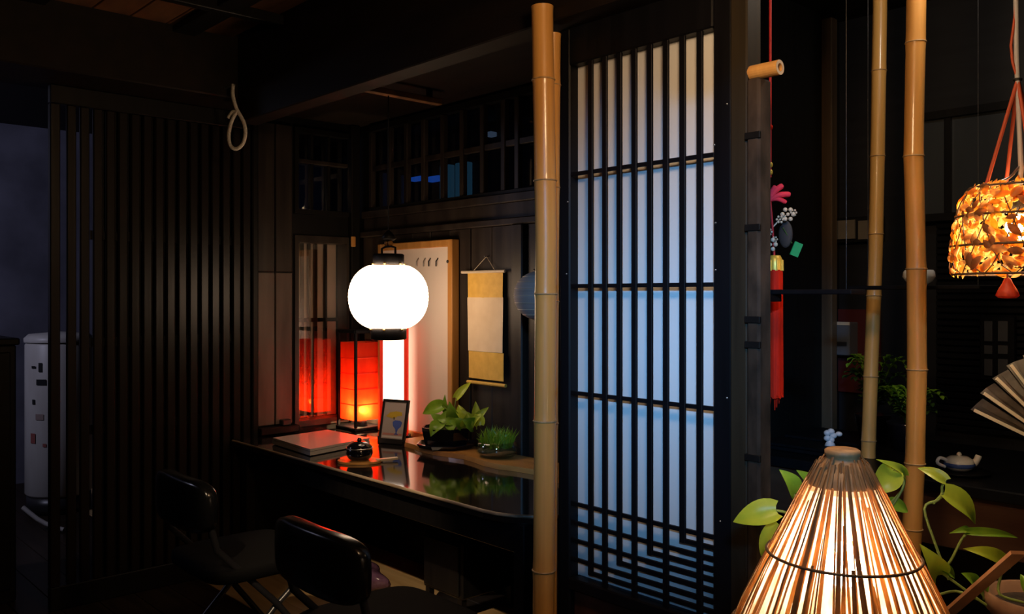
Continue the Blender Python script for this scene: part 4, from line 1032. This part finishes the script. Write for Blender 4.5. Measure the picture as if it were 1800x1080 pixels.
for i in range(290):
    z = random.uniform(Zb(480),Zb(331)); a = random.uniform(0,2*PI); r, sl_ = brad(z)
    while a is not None and Vector((math.cos(a),math.sin(a),0)).dot(FWD) < 0 and math.hypot((r*Vector((math.cos(a),math.sin(a),0))).dot(RGT), z-Zb(395)) < .036: a = random.uniform(0,2*PI)
    e = Vector((math.cos(a),math.sin(a),0)); nrm = (e+Vector((0,0,min(sl_,1.5)))).normalized()
    o = cmesh[0] if i == 0 else cmesh[1] if i == 1 else cmesh[2] if i == 2 else cmesh[(0,1,2,0,1,0,1,2)[i%8]].copy()
    if i > 2: COL.objects.link(o); o.parent = bl_
    q = nrm.to_track_quat('Z','Y'); M = q.to_matrix() @ Matrix.Rotation(random.uniform(0,PI),3,'Z') @ Matrix.Diagonal(Vector([random.uniform(.75,1.45)]*3))
    M4 = M.to_4x4(); M4.translation = Vector((bx_,by_,z))+e*(r+.002) - bl_.location
    o.matrix_local = M4
for py in (330,380,432,482):
    r, _ = brad(Zb(py)); obj('hoop', MB().torus((bx_,by_,Zb(py)), r+.003, .0028, 48, 6), RINGM, bl_)
for q in range(14):
    a = q*2*PI/14; pts = [Vector((bx_+(r+.004)*math.cos(a+.9*(i/6)),by_+(r+.004)*math.sin(a+.9*(i/6)),z)) for i,(r,z) in enumerate(bprof)]
    obj('reed', MB().tube(pts, .0012, 5), RINGM, bl_)
    pts = [Vector((bx_+(r+.004)*math.cos(a-.9*(i/6)),by_+(r+.004)*math.sin(a-.9*(i/6)),z)) for i,(r,z) in enumerate(bprof)]
    obj('reed', MB().tube(pts, .0012, 5), RINGM, bl_)
hk = W(1797,290,d=d5)
kn = W(1789,140,d=d5)
obj('bulb', MB().ball((bx_,by_,Zb(400)), .028, n=16, m=12), emis('basket_bulb',(1,.78,.48),190), bl_)
obj('bulb_holder', MB().lathe([(0,Zb(340)),(.014,Zb(340)),(.016,Zb(385)),(0,Zb(385))], (bx_,by_,0), 14), DARKPL, bl_)
obj('bulb_cable', MB().tube([Vector((bx_,by_,Zb(342))), W(1795,300,d=d5), W(1791,200,d=d5), W(1787,100,d=d5), W(1786,0,d=d5), Vector((W(1786,0,d=d5).x,W(1786,0,d=d5).y,2.53))], .0055, 8), mat('grey_cable',(.45,.45,.48),.5), bl_)
obj('wire_hanger', MB().tube(smooth([W(1750,322,d=d5),W(1775,312,d=d5),W(1796,292,d=d5),W(1818,312,d=d5),W(1840,322,d=d5)]), .003, 6), METAL, bl_)
for (tx,dd) in ((1733,0),(1768,.05),(1838,0),(1820,-.05)):
    obj('red_string', MB().tube([kn, W(tx,328,d=d5+dd)], .0042, 8), ORNG, bl_)
obj('red_string', MB().tube([kn, W(1780,110,d=d5), W(1777,80,d=d5), W(1784,30,d=d5), Vector((W(1786,0,d=d5).x+.01,W(1786,0,d=d5).y,2.53))], .003, 6), ORNG, bl_)
obj('knot', MB().torus(kn, .007, .003, 14, 6), BLK, bl_)
tt5 = W(1771,488,d=d5-.10); mb = MB()
ttp = [(0,.0),(.006,-.002),(.010,-.012),(.018,-.026),(.023,-.038),(.017,-.043),(0,-.044)]
mb.lathe(ttp, tt5, 16)
obj('red_pompom', mb, mat('red_silk_scrap',(.80,.12,.04),.5,col2=(.55,.05,.02),scale=(60,60,20),bump=.6,trans=.3), bl_, 'small red cloth tassel under the basket')
obj('pompom_string', MB().tube([tt5+Vector((0,0,-.004)), tt5+Vector((0,0,.012))], .002, 6), ORNG, bl_)
# small lantern overhead that shades a round patch on the screen paper
oc = Vector((-.765,1.14,2.075))
ov = thing('small_ceiling_lantern', 'small lit paper lantern hanging from the ceiling before the lattice screen', 'lantern', oc)
obj('paper_shade', MB().ball(oc, .105,.105,.095, 28, 16), mat('lit_amber_paper',(.7,.62,.5),.8,emit=(1.0,.64,.34),es=62), ov)
obj('cord', MB().tube([oc+Vector((0,0,.093)), Vector((oc.x,oc.y,2.50))], .003, 6), BLK, ov)
